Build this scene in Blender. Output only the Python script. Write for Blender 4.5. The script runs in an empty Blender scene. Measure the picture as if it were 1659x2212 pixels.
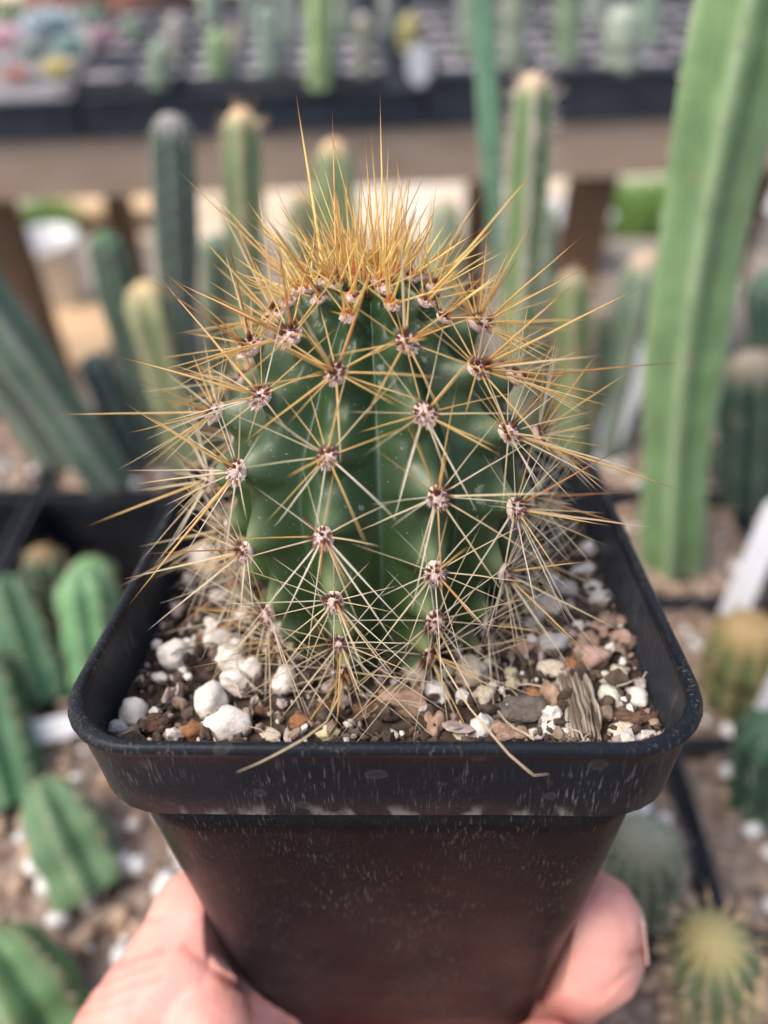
import bpy, bmesh, math, random
import numpy as np
from mathutils import Vector, Matrix, noise
random.seed(7)
rng = np.random.default_rng(11)
R = math.radians
scene = bpy.context.scene
col = scene.collection

# ------------------------------------------------------------------ camera
EYE = Vector((0, 0, 1.15)); PITCH = R(44)
FPX, CX, CY = 1661.0, 829.5, 1106.0          # focal length and centre on a 1659 x 2212 frame
cam = bpy.data.objects.new('camera', bpy.data.cameras.new('camera'))
col.objects.link(cam); scene.camera = cam
cam.location = EYE; cam.rotation_euler = (R(90) - PITCH, 0, 0)
cd = cam.data
cd.sensor_fit = 'VERTICAL'; cd.sensor_height = 24.0; cd.lens = 12.0 * FPX / CY
cd.clip_start = 0.005; cd.clip_end = 200
cd.dof.use_dof = True; cd.dof.focus_distance = 0.1162; cd.dof.aperture_fstop = 4.9
cd.dof.aperture_blades = 0

# ------------------------------------------------------------------ light
SUN_EL, SUN_AZ = 58, 250      # azimuth measured clockwise from +Y
w = bpy.data.worlds.new('World'); scene.world = w; w.use_nodes = True
nt = w.node_tree; bg = nt.nodes['Background']
sky = nt.nodes.new('ShaderNodeTexSky'); sky.sky_type = 'NISHITA'; sky.sun_disc = False
sky.sun_elevation = R(SUN_EL); sky.sun_rotation = R(SUN_AZ)
sky.air_density = 1.0; sky.dust_density = 4.0; sky.ozone_density = 0.6
nt.links.new(sky.outputs[0], bg.inputs[0]); bg.inputs[1].default_value = 0.13
sl = bpy.data.lights.new('sun', 'SUN'); sl.energy = 1.5; sl.angle = R(30); sl.color = (1.0, .90, .78)
so = bpy.data.objects.new('sun', sl); col.objects.link(so); so.location = (0, 0, 6)
sd = Vector((math.sin(R(SUN_AZ)) * math.cos(R(SUN_EL)), math.cos(R(SUN_AZ)) * math.cos(R(SUN_EL)), math.sin(R(SUN_EL))))
so.rotation_euler = sd.to_track_quat('Z', 'Y').to_euler()
vs = scene.view_settings
vs.view_transform = 'Standard'; vs.look = 'None'; vs.gamma = 1; vs.exposure = 0.85
scene.cycles.use_denoising = True
scene.cycles.max_bounces = 8

# ------------------------------------------------------------------ frames
def wray(px, py):
    a = (px - CX) / FPX; b = (CY - py) / FPX; c, s = math.cos(PITCH), math.sin(PITCH)
    return Vector((a, c + b * s, -s + b * c))
def on_z(px, py, z):
    d = wray(px, py); return EYE + d * ((z - EYE.z) / d.z)
def at_y(px, py, y):
    d = wray(px, py); return EYE + d * (y / d.y)
# the pot's own frame: origin at the centre of the rim, z along its axis; the pot is held tilted a little
CPOS = Vector((0.00495695, -0.12183019, 0.08071522))
CR = Vector((0.99927645, 0.02663913, -0.02714657)); CU = Vector((0.01001024, 0.50437424, 0.86342714)); CF = Vector((-0.03669298, 0.86307415, -0.50374264))
MC = Matrix(((CR.x, CU.x, -CF.x, CPOS.x), (CR.y, CU.y, -CF.y, CPOS.y), (CR.z, CU.z, -CF.z, CPOS.z), (0, 0, 0, 1)))
MWC = Matrix.Translation(EYE) @ Matrix.Rotation(R(90) - PITCH, 4, 'X')
MP = MWC @ MC.inverted()
def pray(px, py):
    return CR * ((px - CX) / FPX) + CU * ((CY - py) / FPX) + CF
def pdepth(px, py, d):            # point of the pot frame at camera depth d
    return CPOS + pray(px, py) * d
def pproj(P):
    d = Vector(P) - CPOS; z = d.dot(CF)
    return CX + FPX * d.dot(CR) / z, CY - FPX * d.dot(CU) / z, z
def on_soil(px, py, z):
    d = pray(px, py); return CPOS + d * ((z - CPOS.z) / d.z)

# ------------------------------------------------------------------ object helpers
def tag(o, label, cat, group=None, kind=None):
    if label: o['label'] = label
    if cat: o['category'] = cat
    if group: o['group'] = group
    if kind: o['kind'] = kind
    return o
def thing(name, label, cat, M=None, group=None):
    o = bpy.data.objects.new(name, None); col.objects.link(o); o.empty_display_size = .01
    if M is not None: o.matrix_world = M if isinstance(M, Matrix) else Matrix.Translation(M)
    return tag(o, label, cat, group)
def newmesh(name, V, Fc, mats=(), smooth=True, midx=None):
    me = bpy.data.meshes.new(name)
    me.from_pydata([tuple(v) for v in V], [], [tuple(f) for f in Fc])
    for m in mats: me.materials.append(m)
    if midx is not None: me.polygons.foreach_set('material_index', np.asarray(midx, dtype=np.int32))
    if smooth: me.polygons.foreach_set('use_smooth', [True] * len(me.polygons))
    me.update(); return me
def obj(name, me, parent=None, M=None):
    o = bpy.data.objects.new(name, me); col.objects.link(o)
    if parent is not None: o.parent = parent
    if M is not None: o.matrix_basis = M
    return o
def fattr(me, name, vals):
    a = me.attributes.new(name, 'FLOAT', 'POINT'); a.data.foreach_set('value', np.asarray(vals, dtype=np.float32))
class MB:
    def __init__(s): s.V = []; s.F = []; s.I = []
    def add(s, V, Fc, i=0):
        n = len(s.V); s.V += [tuple(v) for v in V]; s.F += [tuple(k + n for k in f) for f in Fc]; s.I += [i] * len(Fc)
    def box(s, c, sz, i=0, M=None, bev=0):
        x, y, z = sz[0] / 2, sz[1] / 2, sz[2] / 2
        P = [Vector((a * x, b * y, d * z)) for d in (-1, 1) for b in (-1, 1) for a in (-1, 1)]
        if M: P = [M @ p for p in P]
        P = [p + Vector(c) for p in P]
        s.add(P, [(0, 2, 3, 1), (4, 5, 7, 6), (0, 1, 5, 4), (2, 6, 7, 3), (0, 4, 6, 2), (1, 3, 7, 5)], i)
    def mesh(s, name, mats, smooth=True): return newmesh(name, s.V, s.F, mats, smooth, s.I)
def ico(sub):
    bm = bmesh.new(); bmesh.ops.create_icosphere(bm, subdivisions=sub, radius=1)
    V = np.array([v.co[:] for v in bm.verts]); Fc = [[v.index for v in f.verts] for f in bm.faces]; bm.free(); return V, Fc
def frame(n, up):
    n = n.normalized(); x = up.cross(n)
    if x.length < 1e-6: x = Vector((1, 0, 0)).cross(n)
    x.normalize(); y = n.cross(x)
    return x, y, n
def mat_from(x, y, z, t, s=(1, 1, 1)):
    return Matrix(((x.x * s[0], y.x * s[1], z.x * s[2], t.x), (x.y * s[0], y.y * s[1], z.y * s[2], t.y), (x.z * s[0], y.z * s[1], z.z * s[2], t.z), (0, 0, 0, 1)))

# ------------------------------------------------------------------ material helpers
class NT:
    def __init__(s, name):
        s.m = bpy.data.materials.new(name); s.m.use_nodes = True; s.t = s.m.node_tree
        s.b = s.t.nodes['Principled BSDF']; s.tc = None
    def n(s, typ, **k):
        o = s.t.nodes.new(typ)
        for a, v in k.items(): setattr(o, a, v)
        return o
    def put(s, sock, v):
        if isinstance(v, bpy.types.NodeSocket): s.t.links.new(v, sock)
        elif isinstance(v, (tuple, list)) and len(v) == 3 and sock.type == 'RGBA': sock.default_value = (*v, 1)
        else: sock.default_value = v
    def co(s, scale=(1, 1, 1)):
        if s.tc is None: s.tc = s.n('ShaderNodeTexCoord')
        mp = s.n('ShaderNodeMapping'); s.put(mp.inputs['Scale'], scale); s.t.links.new(s.tc.outputs['Object'], mp.inputs['Vector']); return mp.outputs[0]
    def noise(s, scale, detail=3, stretch=(1, 1, 1), rough=.5):
        o = s.n('ShaderNodeTexNoise'); s.put(o.inputs['Vector'], s.co(stretch)); s.put(o.inputs['Scale'], scale); s.put(o.inputs['Detail'], detail); s.put(o.inputs['Roughness'], rough); return o.outputs['Fac']
    def ramp(s, f, a, b, lo=0., hi=1.):
        o = s.n('ShaderNodeMapRange'); o.interpolation_type = 'SMOOTHSTEP'; s.put(o.inputs[0], f); s.put(o.inputs[1], a); s.put(o.inputs[2], b); s.put(o.inputs[3], lo); s.put(o.inputs[4], hi); return o.outputs[0]
    def math(s, op, a, b=0.):
        o = s.n('ShaderNodeMath', operation=op); s.put(o.inputs[0], a); s.put(o.inputs[1], b); return o.outputs[0]
    def mix(s, f, a, b):
        o = s.n('ShaderNodeMix', data_type='RGBA'); s.put(o.inputs[0], f); s.put(o.inputs[6], a); s.put(o.inputs[7], b); return o.outputs[2]
    def attr(s, name):
        return s.n('ShaderNodeAttribute', attribute_name=name).outputs['Fac']
    def rand(s): return s.n('ShaderNodeObjectInfo').outputs['Random']
    def bump(s, h, dist, strength=1.):
        o = s.n('ShaderNodeBump'); s.put(o.inputs['Height'], h); s.put(o.inputs['Distance'], dist); s.put(o.inputs['Strength'], strength); s.put(s.b.inputs['Normal'], o.outputs[0])
    def out(s, base, rough=.6, spec=.5, sss=0., rad=(1, .3, .15), sc=.002):
        s.put(s.b.inputs['Base Color'], base); s.put(s.b.inputs['Roughness'], rough); s.put(s.b.inputs['Specular IOR Level'], spec)
        if sss: s.put(s.b.inputs['Subsurface Weight'], sss); s.b.inputs['Subsurface Radius'].default_value = rad; s.put(s.b.inputs['Subsurface Scale'], sc)
        return s.m
def simple(name, c1, c2=None, scale=50, rough=.7, bump=0, bscale=None, spec=.4, sss=0, sc=.001, lo=.35, hi=.65):
    k = NT(name)
    base = c1 if c2 is None else k.mix(k.ramp(k.noise(scale, 4), lo, hi), c1, c2)
    if bump: k.bump(k.noise(bscale or scale * 3, 4), bump)
    return k.out(base, rough, spec, sss, (1, .8, .6), sc)

# ================================================================== SETTING
k = NT('gravel_ground')
g1 = k.mix(k.ramp(k.noise(1.1, 3), .35, .65), (.64, .52, .37), (.76, .70, .62))
g1 = k.mix(k.ramp(k.noise(45, 3), .5, .72, 0, .5), g1, (.30, .24, .18)); k.bump(k.noise(60, 3), .01)
GROUND = k.out(g1, .9)
V = []; Fc = []
n = 40
for j in range(n + 1):
    for i in range(n + 1):
        x = (i / n - .5) * 120; y = (j / n - .5) * 120
        V.append((x, y, -.05 + .05 * noise.noise(Vector((x * .3, y * .3, 0)))))
for j in range(n):
    for i in range(n): a = j * (n + 1) + i; Fc.append((a, a + 1, a + n + 2, a + n + 1))
tag(obj('ground', newmesh('ground', V, Fc, [GROUND])), 'pale sunlit gravel ground under the benches', None, kind='structure')

DARK_SHEET = simple('added_dark_sheet', (.022, .022, .024), (.04, .04, .042), 6, .8, .001, 300)
EARTH = simple('trodden_earth', (.22, .18, .145), (.32, .28, .24), 3, .95, .01, 40)
def sheet(name, y0, y1, z, m, label):
    V = []; Fc = []; n = 30
    for j in range(n + 1):
        for i in range(n + 1): V.append(((i / n - .5) * 9, y0 + (y1 - y0) * j / n, z + .006 * noise.noise(Vector((i * .7, j * .7, 2)))))
    for j in range(n):
        for i in range(n): a = j * (n + 1) + i; Fc.append((a, a + 1, a + n + 2, a + n + 1))
    tag(obj(name, newmesh(name, V, Fc, [m])), label, None, kind='structure')
sheet('floor', -5, 1.3, .02, DARK_SHEET, 'dark sheet added under the benches to darken reflections in the pot')  # added sheet, keeps pale ground from brightening the pot's reflections
sheet('path', 1.3, 2.5, .014, EARTH, 'brown trodden earth path behind the far bench')
def wood(name, a, b):
    k = NT(name); f = k.noise(14, 5, (1.2, 14, 14)); c = k.mix(k.ramp(f, .3, .7), a, b)
    c = k.mix(k.ramp(k.noise(6, 3), .55, .75, 0, .5), c, (a[0] * .6, a[1] * .6, a[2] * .6)); k.bump(f, .001); return k.out(c, .8, .25)
WB = wood('weathered_wood', (.48, .33, .225), (.58, .44, .33))
WD = wood('brown_post_wood', (.16, .09, .05), (.25, .15, .085))
BLK = simple('black_tray_plastic', (.040, .046, .058), (.055, .062, .075), 30, .45, .0002, 200)  # black raised to a paler tone so the far trays look hazy
BLKP = simple('black_pot_plastic', (.014, .016, .021), (.028, .030, .037), 40, .5, .0002, 300)
SOILB = simple('mixed_potting_soil', (.17, .115, .085), (.33, .27, .23), 160, .95, .003, 240)
GREYG = simple('grey_gritty_soil', (.25, .235, .25), (.47, .45, .47), 220, .95, .003, 300)

# ---- bench in front (carries the near pots)
BZ = .78
t = thing('plant_bench', 'low wooden bench carrying the black pots of nearby cacti', 'bench', Vector((0, .2, 0)))
pl = MB(); pl.box((0, 0, 0), (1.5, .092, .025)); plm = pl.mesh('bench_plank', [WD], False)
for j in range(7): obj('plank', plm, t, Matrix.Translation((0, -.37 + .1 * j - .2 + .16, BZ - .0135)))
lm = MB(); lm.box((0, 0, .375), (.07, .07, .75)); lmm = lm.mesh('bench_leg', [WD], False)
for x in (-.66, .66):
    for y in (-.3, .16): obj('leg', lmm, t, Matrix.Translation((x, y, 0)))

# ---- bench behind
YAW = math.atan(.104)
MB2 = Matrix.Translation((0, .965, 0)) @ Matrix.Rotation(YAW, 4, 'Z')
t = thing('display_bench', 'wooden display bench behind, with trays of small plants on top', 'bench', MB2)
b = MB(); b.box((0, .019, .814), (2.4, .038, .068)); obj('front_beam', b.mesh('front_beam', [WB], False), t)
pl = MB(); pl.box((0, 0, 0), (2.4, .088, .018)); plm = pl.mesh('display_plank', [WB], False)
for j in range(8): obj('plank', plm, t, Matrix.Translation((0, .088 + .096 * j, .838)))
lm = MB(); lm.box((0, 0, .39), (.048, .06, .78)); lmm = lm.mesh('display_leg', [WD], False)
for x in (-.50, .292, .95, -1.1):
    for y in (.07, .75): obj('leg', lmm, t, Matrix.Translation((x, y, 0)))

def tray(x0, x1, h, label, dep=.52):
    cx_, L = (x0 + x1) / 2, x1 - x0
    t = thing('plant_tray', label, 'tray', MB2 @ Matrix.Translation((cx_, -.006, .8475)), 'black trays on the display bench')
    m = MB(); tk = .004
    m.box((0, .002, h / 2), (L, tk, h)); m.box((0, dep, h / 2), (L, tk, h))
    for s in (-1, 1): m.box((s * (L / 2 - tk / 2), dep / 2 + .001, h / 2), (tk, dep - tk - .002, h))
    m.box((0, -.003, h - .003), (L, .0055, .006)); obj('tray_wall', m.mesh('tray_wall', [BLK], False), t)
    m = MB(); m.box((0, dep / 2, .003), (L - .01, dep - .006, .004)); obj('tray_base', m.mesh('tray_base', [BLK], False), t)
tray(-.66, -.345, .042, 'black plastic tray holding pink, blue and yellow rosette succulents')
tray(-.340, .045, .045, 'black plastic tray under the rows of small cacti, middle of the bench')
tray(.050, .62, .058, 'deep black plastic tray behind the white spined column')

# ---- small grey-soil pots in the trays
def square_pot_mesh(name, half, h, mats, taper=.8):
    m = MB(); th = .0022
    def ring(a, z): return [(-a, -a, z), (a, -a, z), (a, a, z), (-a, a, z)]
    prof = [(half * taper, 0), (half * .93, h - .012), (half, h - .0115), (half, h), (half - th, h), (half - th - .001, h - .009)]
    V = sum([ring(a, z) for a, z in prof], []); Fc = [(3, 2, 1, 0)]
    for i in range(len(prof) - 1):
        for k in range(4): a = i * 4 + k; c = i * 4 + (k + 1) % 4; Fc.append((a, c, c + 4, a + 4))
    m.add(V, Fc); return m.mesh(name, mats, False)
def soil_mesh(name, half, mats, bump=.0016, n=9):
    V = []; Fc = []
    for j in range(n + 1):
        for i in range(n + 1):
            V.append(((i / n * 2 - 1) * half, (j / n * 2 - 1) * half, bump * rng.normal()))
    for j in range(n):
        for i in range(n): a = j * (n + 1) + i; Fc.append((a, a + 1, a + n + 2, a + n + 1))
    return newmesh(name, V, Fc, mats, False)
sp_pot = square_pot_mesh('small_pot_wall', .0275, .052, [simple('hazed_pot_plastic', (.05, .052, .06), (.075, .078, .088), 40, .6)]); sp_soil = soil_mesh('small_pot_soil', .0248, [GREYG])  # pot plastic lightened in colour to imitate distant haze
ORD = ['first', 'second', 'third', 'fourth', 'fifth', 'sixth', 'seventh', 'eighth', 'ninth', 'tenth', 'eleventh', 'twelfth', 'thirteenth', 'fourteenth', 'fifteenth', 'sixteenth']
ROWN = ['front', 'second', 'third', 'fourth', 'fifth', 'sixth']
def in_frame(P, mx=60):
    d = Vector(P) - EYE; c, s_ = math.cos(PITCH), math.sin(PITCH); z = d.y * c - d.z * s_
    if z < .01: return False
    x_, y_ = CX + FPX * d.x / z, CY - FPX * (d.y * s_ + d.z * c) / z
    return -mx < x_ < 1659 + mx and -mx < y_ < 2212 + mx
for r_ in range(6):
    seen = 0
    for c_ in range(16):
        x = -.315 + .0585 * c_
        if 0.02 < x < .078: continue
        if not in_frame(MB2 @ Vector((x, .03 + .0585 * r_, .905)), 45): continue
        seen += 1
        t = thing('small_pot', 'small black pot of grey grit, %s in the %s row, counted from the rosette tray' % (ORD[seen - 1], ROWN[r_]), 'pot', MB2 @ Matrix.Translation((x + random.uniform(-.001, .001), .030 + .0585 * r_, .8535)), 'small black pots in the bench trays')
        obj('pot_wall', sp_pot, t); obj('grit', sp_soil, t, Matrix.Translation((0, 0, .0455)))
SHELF = .900
o = soil_mesh('tray_fill', .5, [GREYG], .003, 24)
TR = [q for q in bpy.data.objects if q.name.startswith('plant_tray')]
obj('soil', o, TR[0], Matrix.Translation((0, .26, .030)) @ Matrix.Diagonal((.30, .505, 1, 1)))
# terracotta pots at the rear
TERRA = simple('terracotta_clay', (.40, .17, .115), (.50, .24, .17), 20, .85, .0006, 120)
def lathe(prof, n=28):
    V = []; Fc = []
    for r_, z in prof:
        for i in range(n): a = 2 * math.pi * i / n; V.append((r_ * math.cos(a), r_ * math.sin(a), z))
    for j in range(len(prof) - 1):
        for i in range(n): a = j * n + i; c = j * n + (i + 1) % n; Fc.append((a, c, c + n, a + n))
    Fc.append(tuple(range(n - 1, -1, -1)))
    return V, Fc
def round_pot(name, label, P, r_, h, m, soilm, rim=True):
    t = thing(name, label, 'pot', P)
    V, Fc = lathe([(r_ * .72, 0), (r_ * .93, h * .75), (r_ * .94, h * .76), (r_, h * .77), (r_, h), (r_ * .9, h), (r_ * .86, h * .8)])
    obj('pot_wall', newmesh('round_pot_wall', V, Fc, [m], False), t)
    V, Fc = lathe([(r_ * .87, h * .86), (r_ * .5, h * .88), (.001, h * .885)]); obj('soil', newmesh('round_pot_soil', V, Fc[:-1], [soilm]), t)
    return t
p = at_y(150, -5, 1.42); round_pot('clay_pot', 'terracotta pot at the rear of the tray of rosettes, nearest the corner', Vector((p.x, p.y, .848)), .075, .11, TERRA, SOILB)
p = at_y(320, -15, 1.42); round_pot('clay_pot', 'terracotta pot behind the dusky purple rosette', Vector((p.x, p.y, .848)), .08, .125, TERRA, SOILB)

# ---- rosettes
def leaf_mesh(name, m):
    V = []; Fc = []; nu, nv = 10, 6
    for i in range(nu + 1):
        u = i / nu; wd = .30 * math.sin(math.pi * min(.98, u * .9 + .08)) ** .7 * (1 if u < .85 else (1 - (u - .85) * 4))
        for j in range(nv):
            a = 2 * math.pi * j / nv
            V.append((wd * math.cos(a), u, .10 * (1 - u * .5) * math.sin(a) * (wd / .3) + .22 * u * u))
    for i in range(nu):
        for j in range(nv): a = i * nv + j; c = i * nv + (j + 1) % nv; Fc.append((a, c, c + nv, a + nv))
    Fc.append(tuple(range((nu + 1) * nv - 1, nu * nv - 1, -1)))
    return newmesh(name, V, Fc, [m])
def rosette(label, P, r_, c1, c2, n=20, group=None):
    m = simple('rosette_leaf_skin', c1, c2, 60, .55, 0, spec=.3)
    lm = leaf_mesh('rosette_leaf', m); t = thing('rosette_succulent', label, 'succulent', P, group)
    for i in range(n):
        f = i / (n - 1); a = i * 2.399963; tilt = R(8 + 68 * (1 - f)) if False else R(10 + 65 * f)
        L = r_ * (1 - .6 * f)
        obj('leaf', lm, t, Matrix.Translation((0, 0, r_ * .10 * f)) @ Matrix.Rotation(a, 4, 'Z') @ Matrix.Rotation(tilt, 4, 'X') @ Matrix.Scale(L, 4))
def ros(px, py, rpx, label, c1, c2, y=None, z=SHELF, n=20):
    P = on_z(px, py, z + .012); d = (P - EYE).length
    rosette(label, P, rpx / FPX * d, c1, c2, n)
ros(8, 105, 50, 'pale pink rosette succulent at the edge of the tray', (.75, .45, .50), (.85, .62, .66))
ros(112, 85, 72, 'large blue grey rosette succulent in the tray', (.36, .46, .47), (.50, .58, .64), n=26)
ros(158, 120, 50, 'blue green rosette beside the large blue grey one', (.23, .38, .33), (.33, .47, .41))
ros(128, 165, 40, 'low yellow rosette at the front of the tray', (.62, .52, .16), (.75, .66, .26))
ros(40, 178, 36, 'small orange red rosette at the front of the tray', (.55, .22, .17), (.62, .33, .25))
ros(228, 105, 48, 'dusky purple rosette next to the first small cacti', (.36, .22, .26), (.45, .30, .33))
ros(25, 45, 42, 'olive green rosette behind the pale pink one', (.30, .36, .20), (.40, .46, .27))
ros(200, 50, 42, 'grey green rosette in front of the clay pots', (.28, .38, .30), (.36, .46, .38))
ros(80, 130, 36, 'dark green rosette between the blue grey and the pale pink rosettes', (.13, .22, .17), (.2, .3, .24))

# ---- columnar and globular cacti of the background
def mat_cactus(name, green, crest, tip, rough=.55):
    k = NT(name); c = k.mix(k.ramp(k.noise(60, 3), .35, .7), green, tuple(x * 1.35 for x in green))
    c = k.mix(k.ramp(k.noise(22, 4, (1, 1, .5)), .45, .7, 0, .45), c, tuple(x * .62 + .06 for x in green)); c = k.mix(k.math('MULTIPLY', k.attr('crest'), k.ramp(k.noise(70, 4, (1, 1, .6)), .3, .62, .35, 1.)), c, crest); c = k.mix(k.ramp(k.noise(48, 5), .66, .73, 0, .7), c, (.34, .27, .19)); k.bump(k.noise(240, 4), .0005); c = k.mix(k.attr('tip'), c, tip); return k.out(c, rough, .35)
def spike_mesh(n_at, lens, rad, seed):
    """many thin three sided spikes joined; n_at: list of (point, direction)"""
    V = []; Fc = []
    for (P, D), L in zip(n_at, lens):
        x, y, z = frame(D, Vector((.3, .5, .8))); n = len(V)
        for a in (0, 2.09, 4.19): V.append(P + x * rad * math.cos(a) + y * rad * math.sin(a))
        V.append(P + z * L); Fc += [(n, n + 1, n + 3), (n + 1, n + 2, n + 3), (n + 2, n, n + 3)]
    return V, Fc
def cactus(name, label, base, top, r_, ribs, green, crest, tip, spine=None, sl=.006, ns=260, wst=1.0, cw=.30, dome=1.2, depth=.26, bend=0., group=None, rot0=None, nar=.0095):
    base = Vector(base); top = Vector(top); ax = top - base; L = ax.length
    x, y, z = frame(ax, Vector((0, 1, 0)))
    t = thing(name, label, 'cactus', base, group)
    nr, na = 34, ribs * 8; V = []; cr = []; tp = []; spk = []; ph = rng.uniform(0, 6.28) if rot0 is None else rot0
    dl = min(r_ * dome, L * .6)
    us = list(np.linspace(0, L - dl, 18)) + [L - dl + dl * math.sin(a) for a in np.linspace(0, math.pi / 2, 17)[1:]]
    for u in us:
        f = u / L; q = max(0., (u - (L - dl)) / dl)
        rr = r_ * (wst + (1 - wst) * min(1, f * 1.5)) * math.sqrt(max(1e-5, 1 - q * q)) * (1 + .05 * math.sin(f * 17 + ph))
        off = bend * math.sin(math.pi * f)
        for i in range(na):
            a = 2 * math.pi * i / na; dlt = abs(((a * ribs / (2 * math.pi)) + .5) % 1 - .5) * 2
            rad = rr * (1 - depth * dlt ** 1.1)
            aa = a + ph; V.append(z * u + (x * math.cos(aa) + y * math.sin(aa)) * rad + x * off)
            cr.append(max(0., 1 - dlt / cw)); tp.append(max(0., min(1., (u - (L - dl * 1.0)) / dl * 1.6 - .5)) if tip else 0)
    Fc = []
    for j in range(len(us) - 1):
        for i in range(na): a = j * na + i; c = j * na + (i + 1) % na; Fc.append((a, c, c + na, a + na))
    me = newmesh('stem', V, Fc, [mat_cactus(name + '_skin', green, crest, tip or green)]); fattr(me, 'crest', cr); fattr(me, 'tip', tp)
    obj('stem', me, t)
    if nar:
        am = MB()
        for kk in range(ribs):
            for u in np.arange(nar * .6, L - dl * .2, nar):
                u += nar * .5 * (kk % 2); q = max(0., (u - (L - dl)) / dl)
                if q >= 1: continue
                aa = 2 * math.pi * kk / ribs + ph; rr = r_ * (wst + (1 - wst) * min(1, u / L * 1.5)) * math.sqrt(max(0, 1 - q * q)) * (1 + .05 * math.sin(u / L * 17 + ph))
                C_ = z * u + (x * math.cos(aa) + y * math.sin(aa)) * rr * .99 + x * bend * math.sin(math.pi * u / L); am.add((i1V * (.0009 if r_ > .008 else .0007) * rng.uniform(.8, 1.2) + np.array(C_)).tolist(), i1F)
        if am.V: o_ = obj('areole', am.mesh('areole_dots', [ARD]), t); o_['kind'] = 'stuff'
    if spine:
        pts = []; ln = []
        for _ in range(ns):
            u = L * rng.uniform(.02, 1) ** .8; q = max(0., (u - (L - dl)) / dl); kk = rng.integers(ribs); aa = 2 * math.pi * kk / ribs + ph
            rr = r_ * (wst + (1 - wst) * min(1, u / L * 1.5)) * math.sqrt(max(0, 1 - q * q)) * .97
            D = (x * math.cos(aa) + y * math.sin(aa)) * math.sqrt(1 - q * q * .9) + z * (.1 + q) + Vector(rng.normal(0, .45, 3))
            pts.append((z * u + (x * math.cos(aa) + y * math.sin(aa)) * rr + x * bend * math.sin(math.pi * u / L), D)); ln.append(sl * rng.uniform(.6, 1.3))
        V, Fc = spike_mesh(pts, ln, sl * .045, 0)
        s = obj('spine', newmesh('short_spines', V, Fc, [spine], False), t); s['kind'] = 'stuff'
    return t
ARD = simple('greyish_felt', (.36, .32, .27), (.46, .41, .35), 100, .9)
i1V, i1F = ico(1)
SPW = simple('whitish_spine', (.62, .55, .48), (.75, .68, .62), 100, .6)
SPT = simple('tan_spine', (.62, .42, .25), (.72, .55, .36), 100, .6)
SPB = simple('brown_spine', (.30, .18, .10), (.42, .26, .14), 100, .6)

def colm(label, b, tpx, r_, ribs, green, crest, tip=None, y=None, zb=.85, **kw):
    B = on_z(b[0], b[1], zb); T = at_y(tpx[0], tpx[1], B.y + (y or 0)); return cactus('column_cactus', label, B, T, r_, ribs, green, crest, tip, **kw), B, T
ROWZ = .85
POTS = []
def rowcol(*a, **k):
    o, B, T = colm(*a, **k); POTS.append((B.x, B.y, a[0])); return o
# tall ones on the near bench
rowcol('very tall smooth bright green column that runs out of the top of the frame', (1452, 1215), (1720, -420), .0172, 5, (.148, .250, .112), (.38, .50, .29), cw=.34, depth=.34, wst=.9, y=.02, rot0=.55, bend=-.009, nar=.024)
rowcol('dark grey green column standing straight, topmost on the left bench', (402, 1000), (370, 245), .0100, 9, (.095, .135, .11), (.15, .195, .165), (.33, .31, .29), spine=SPW, sl=.003, ns=200)
rowcol('green column with thick tan spined edges, beside the dark grey green one', (545, 985), (522, 232), .0092, 5, (.17, .26, .12), (.56, .47, .33), (.66, .46, .27), spine=SPT, sl=.006, ns=420, cw=.62, rot0=.95)
rowcol('yellowish column with a blunt tan tip, leaning among the grey columns', (415, 1010), (312, 608), .0125, 6, (.24, .29, .14), (.45, .42, .25), (.60, .46, .25), spine=SPT, sl=.004, ns=300, cw=.6)
rowcol('dark green leaning column with a rounded bright top', (345, 985), (222, 498), .0104, 8, (.085, .13, .095), (.14, .19, .15), (.08, .17, .075), y=.02, spine=SPW, sl=.002, ns=120)
rowcol('thick ribbed grey green column leaning over the empty black pots', (240, 1045), (-190, 420), .0150, 6, (.11, .165, .115), (.27, .30, .25), y=.01, cw=.55, spine=SPW, sl=.003, ns=260)
rowcol('ribbed grey green column at the edge of the frame, behind the thick leaning one', (140, 990), (-260, 440), .0150, 6, (.12, .17, .12), (.29, .31, .26), y=.01, cw=.55)
rowcol('short slate coloured column leaning between two taller ones', (300, 1000), (195, 765), .0095, 8, (.06, .095, .085), (.10, .14, .13), y=.01)
rowcol('pale green column with a tan tip, half hidden behind the crown of golden spines', (745, 960), (720, 300), .010, 6, (.20, .28, .14), (.42, .38, .26), (.66, .44, .27), spine=SPT, sl=.003, ns=200, y=.015)
rowcol('slender olive column with a small tan tip, barely showing behind the golden spines', (650, 960), (655, 410), .008, 6, (.22, .25, .15), (.42, .36, .25), (.6, .4, .22), spine=SPT, sl=.003, ns=120, y=.03)
rowcol('column with dense white spined edges and a tan tip', (1098, 985), (1152, 158), .0096, 5, (.13, .235, .085), (.60, .53, .47), (.66, .48, .32), spine=SPW, sl=.0075, ns=520, cw=.55, rot0=.95, y=.0)
rowcol('thin bluish green stem tapering downward beside the white spined column', (1098, 900), (1030, -160), .0072, 4, (.13, .26, .165), (.20, .33, .23), wst=.30, y=.03, cw=.3)
rowcol('short green column with tan spiny edges in front of the tall smooth one', (1238, 985), (1230, 585), .0098, 5, (.16, .25, .10), (.55, .48, .33), (.58, .46, .30), spine=SPT, sl=.006, ns=380, cw=.6, rot0=.9)
rowcol('grey green column leaning against the tall smooth one', (1310, 965), (1398, 545), .0125, 5, (.17, .24, .17), (.33, .35, .28), (.62, .44, .30), spine=SPW, sl=.003, ns=200, cw=.45, y=.02)
rowcol('stout dark green column with a tan woolly shoulder at the far edge', (1612, 1085), (1625, 765), .0165, 9, (.05, .10, .07), (.14, .18, .13), (.40, .33, .24), spine=SPT, sl=.003, ns=200)
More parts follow.
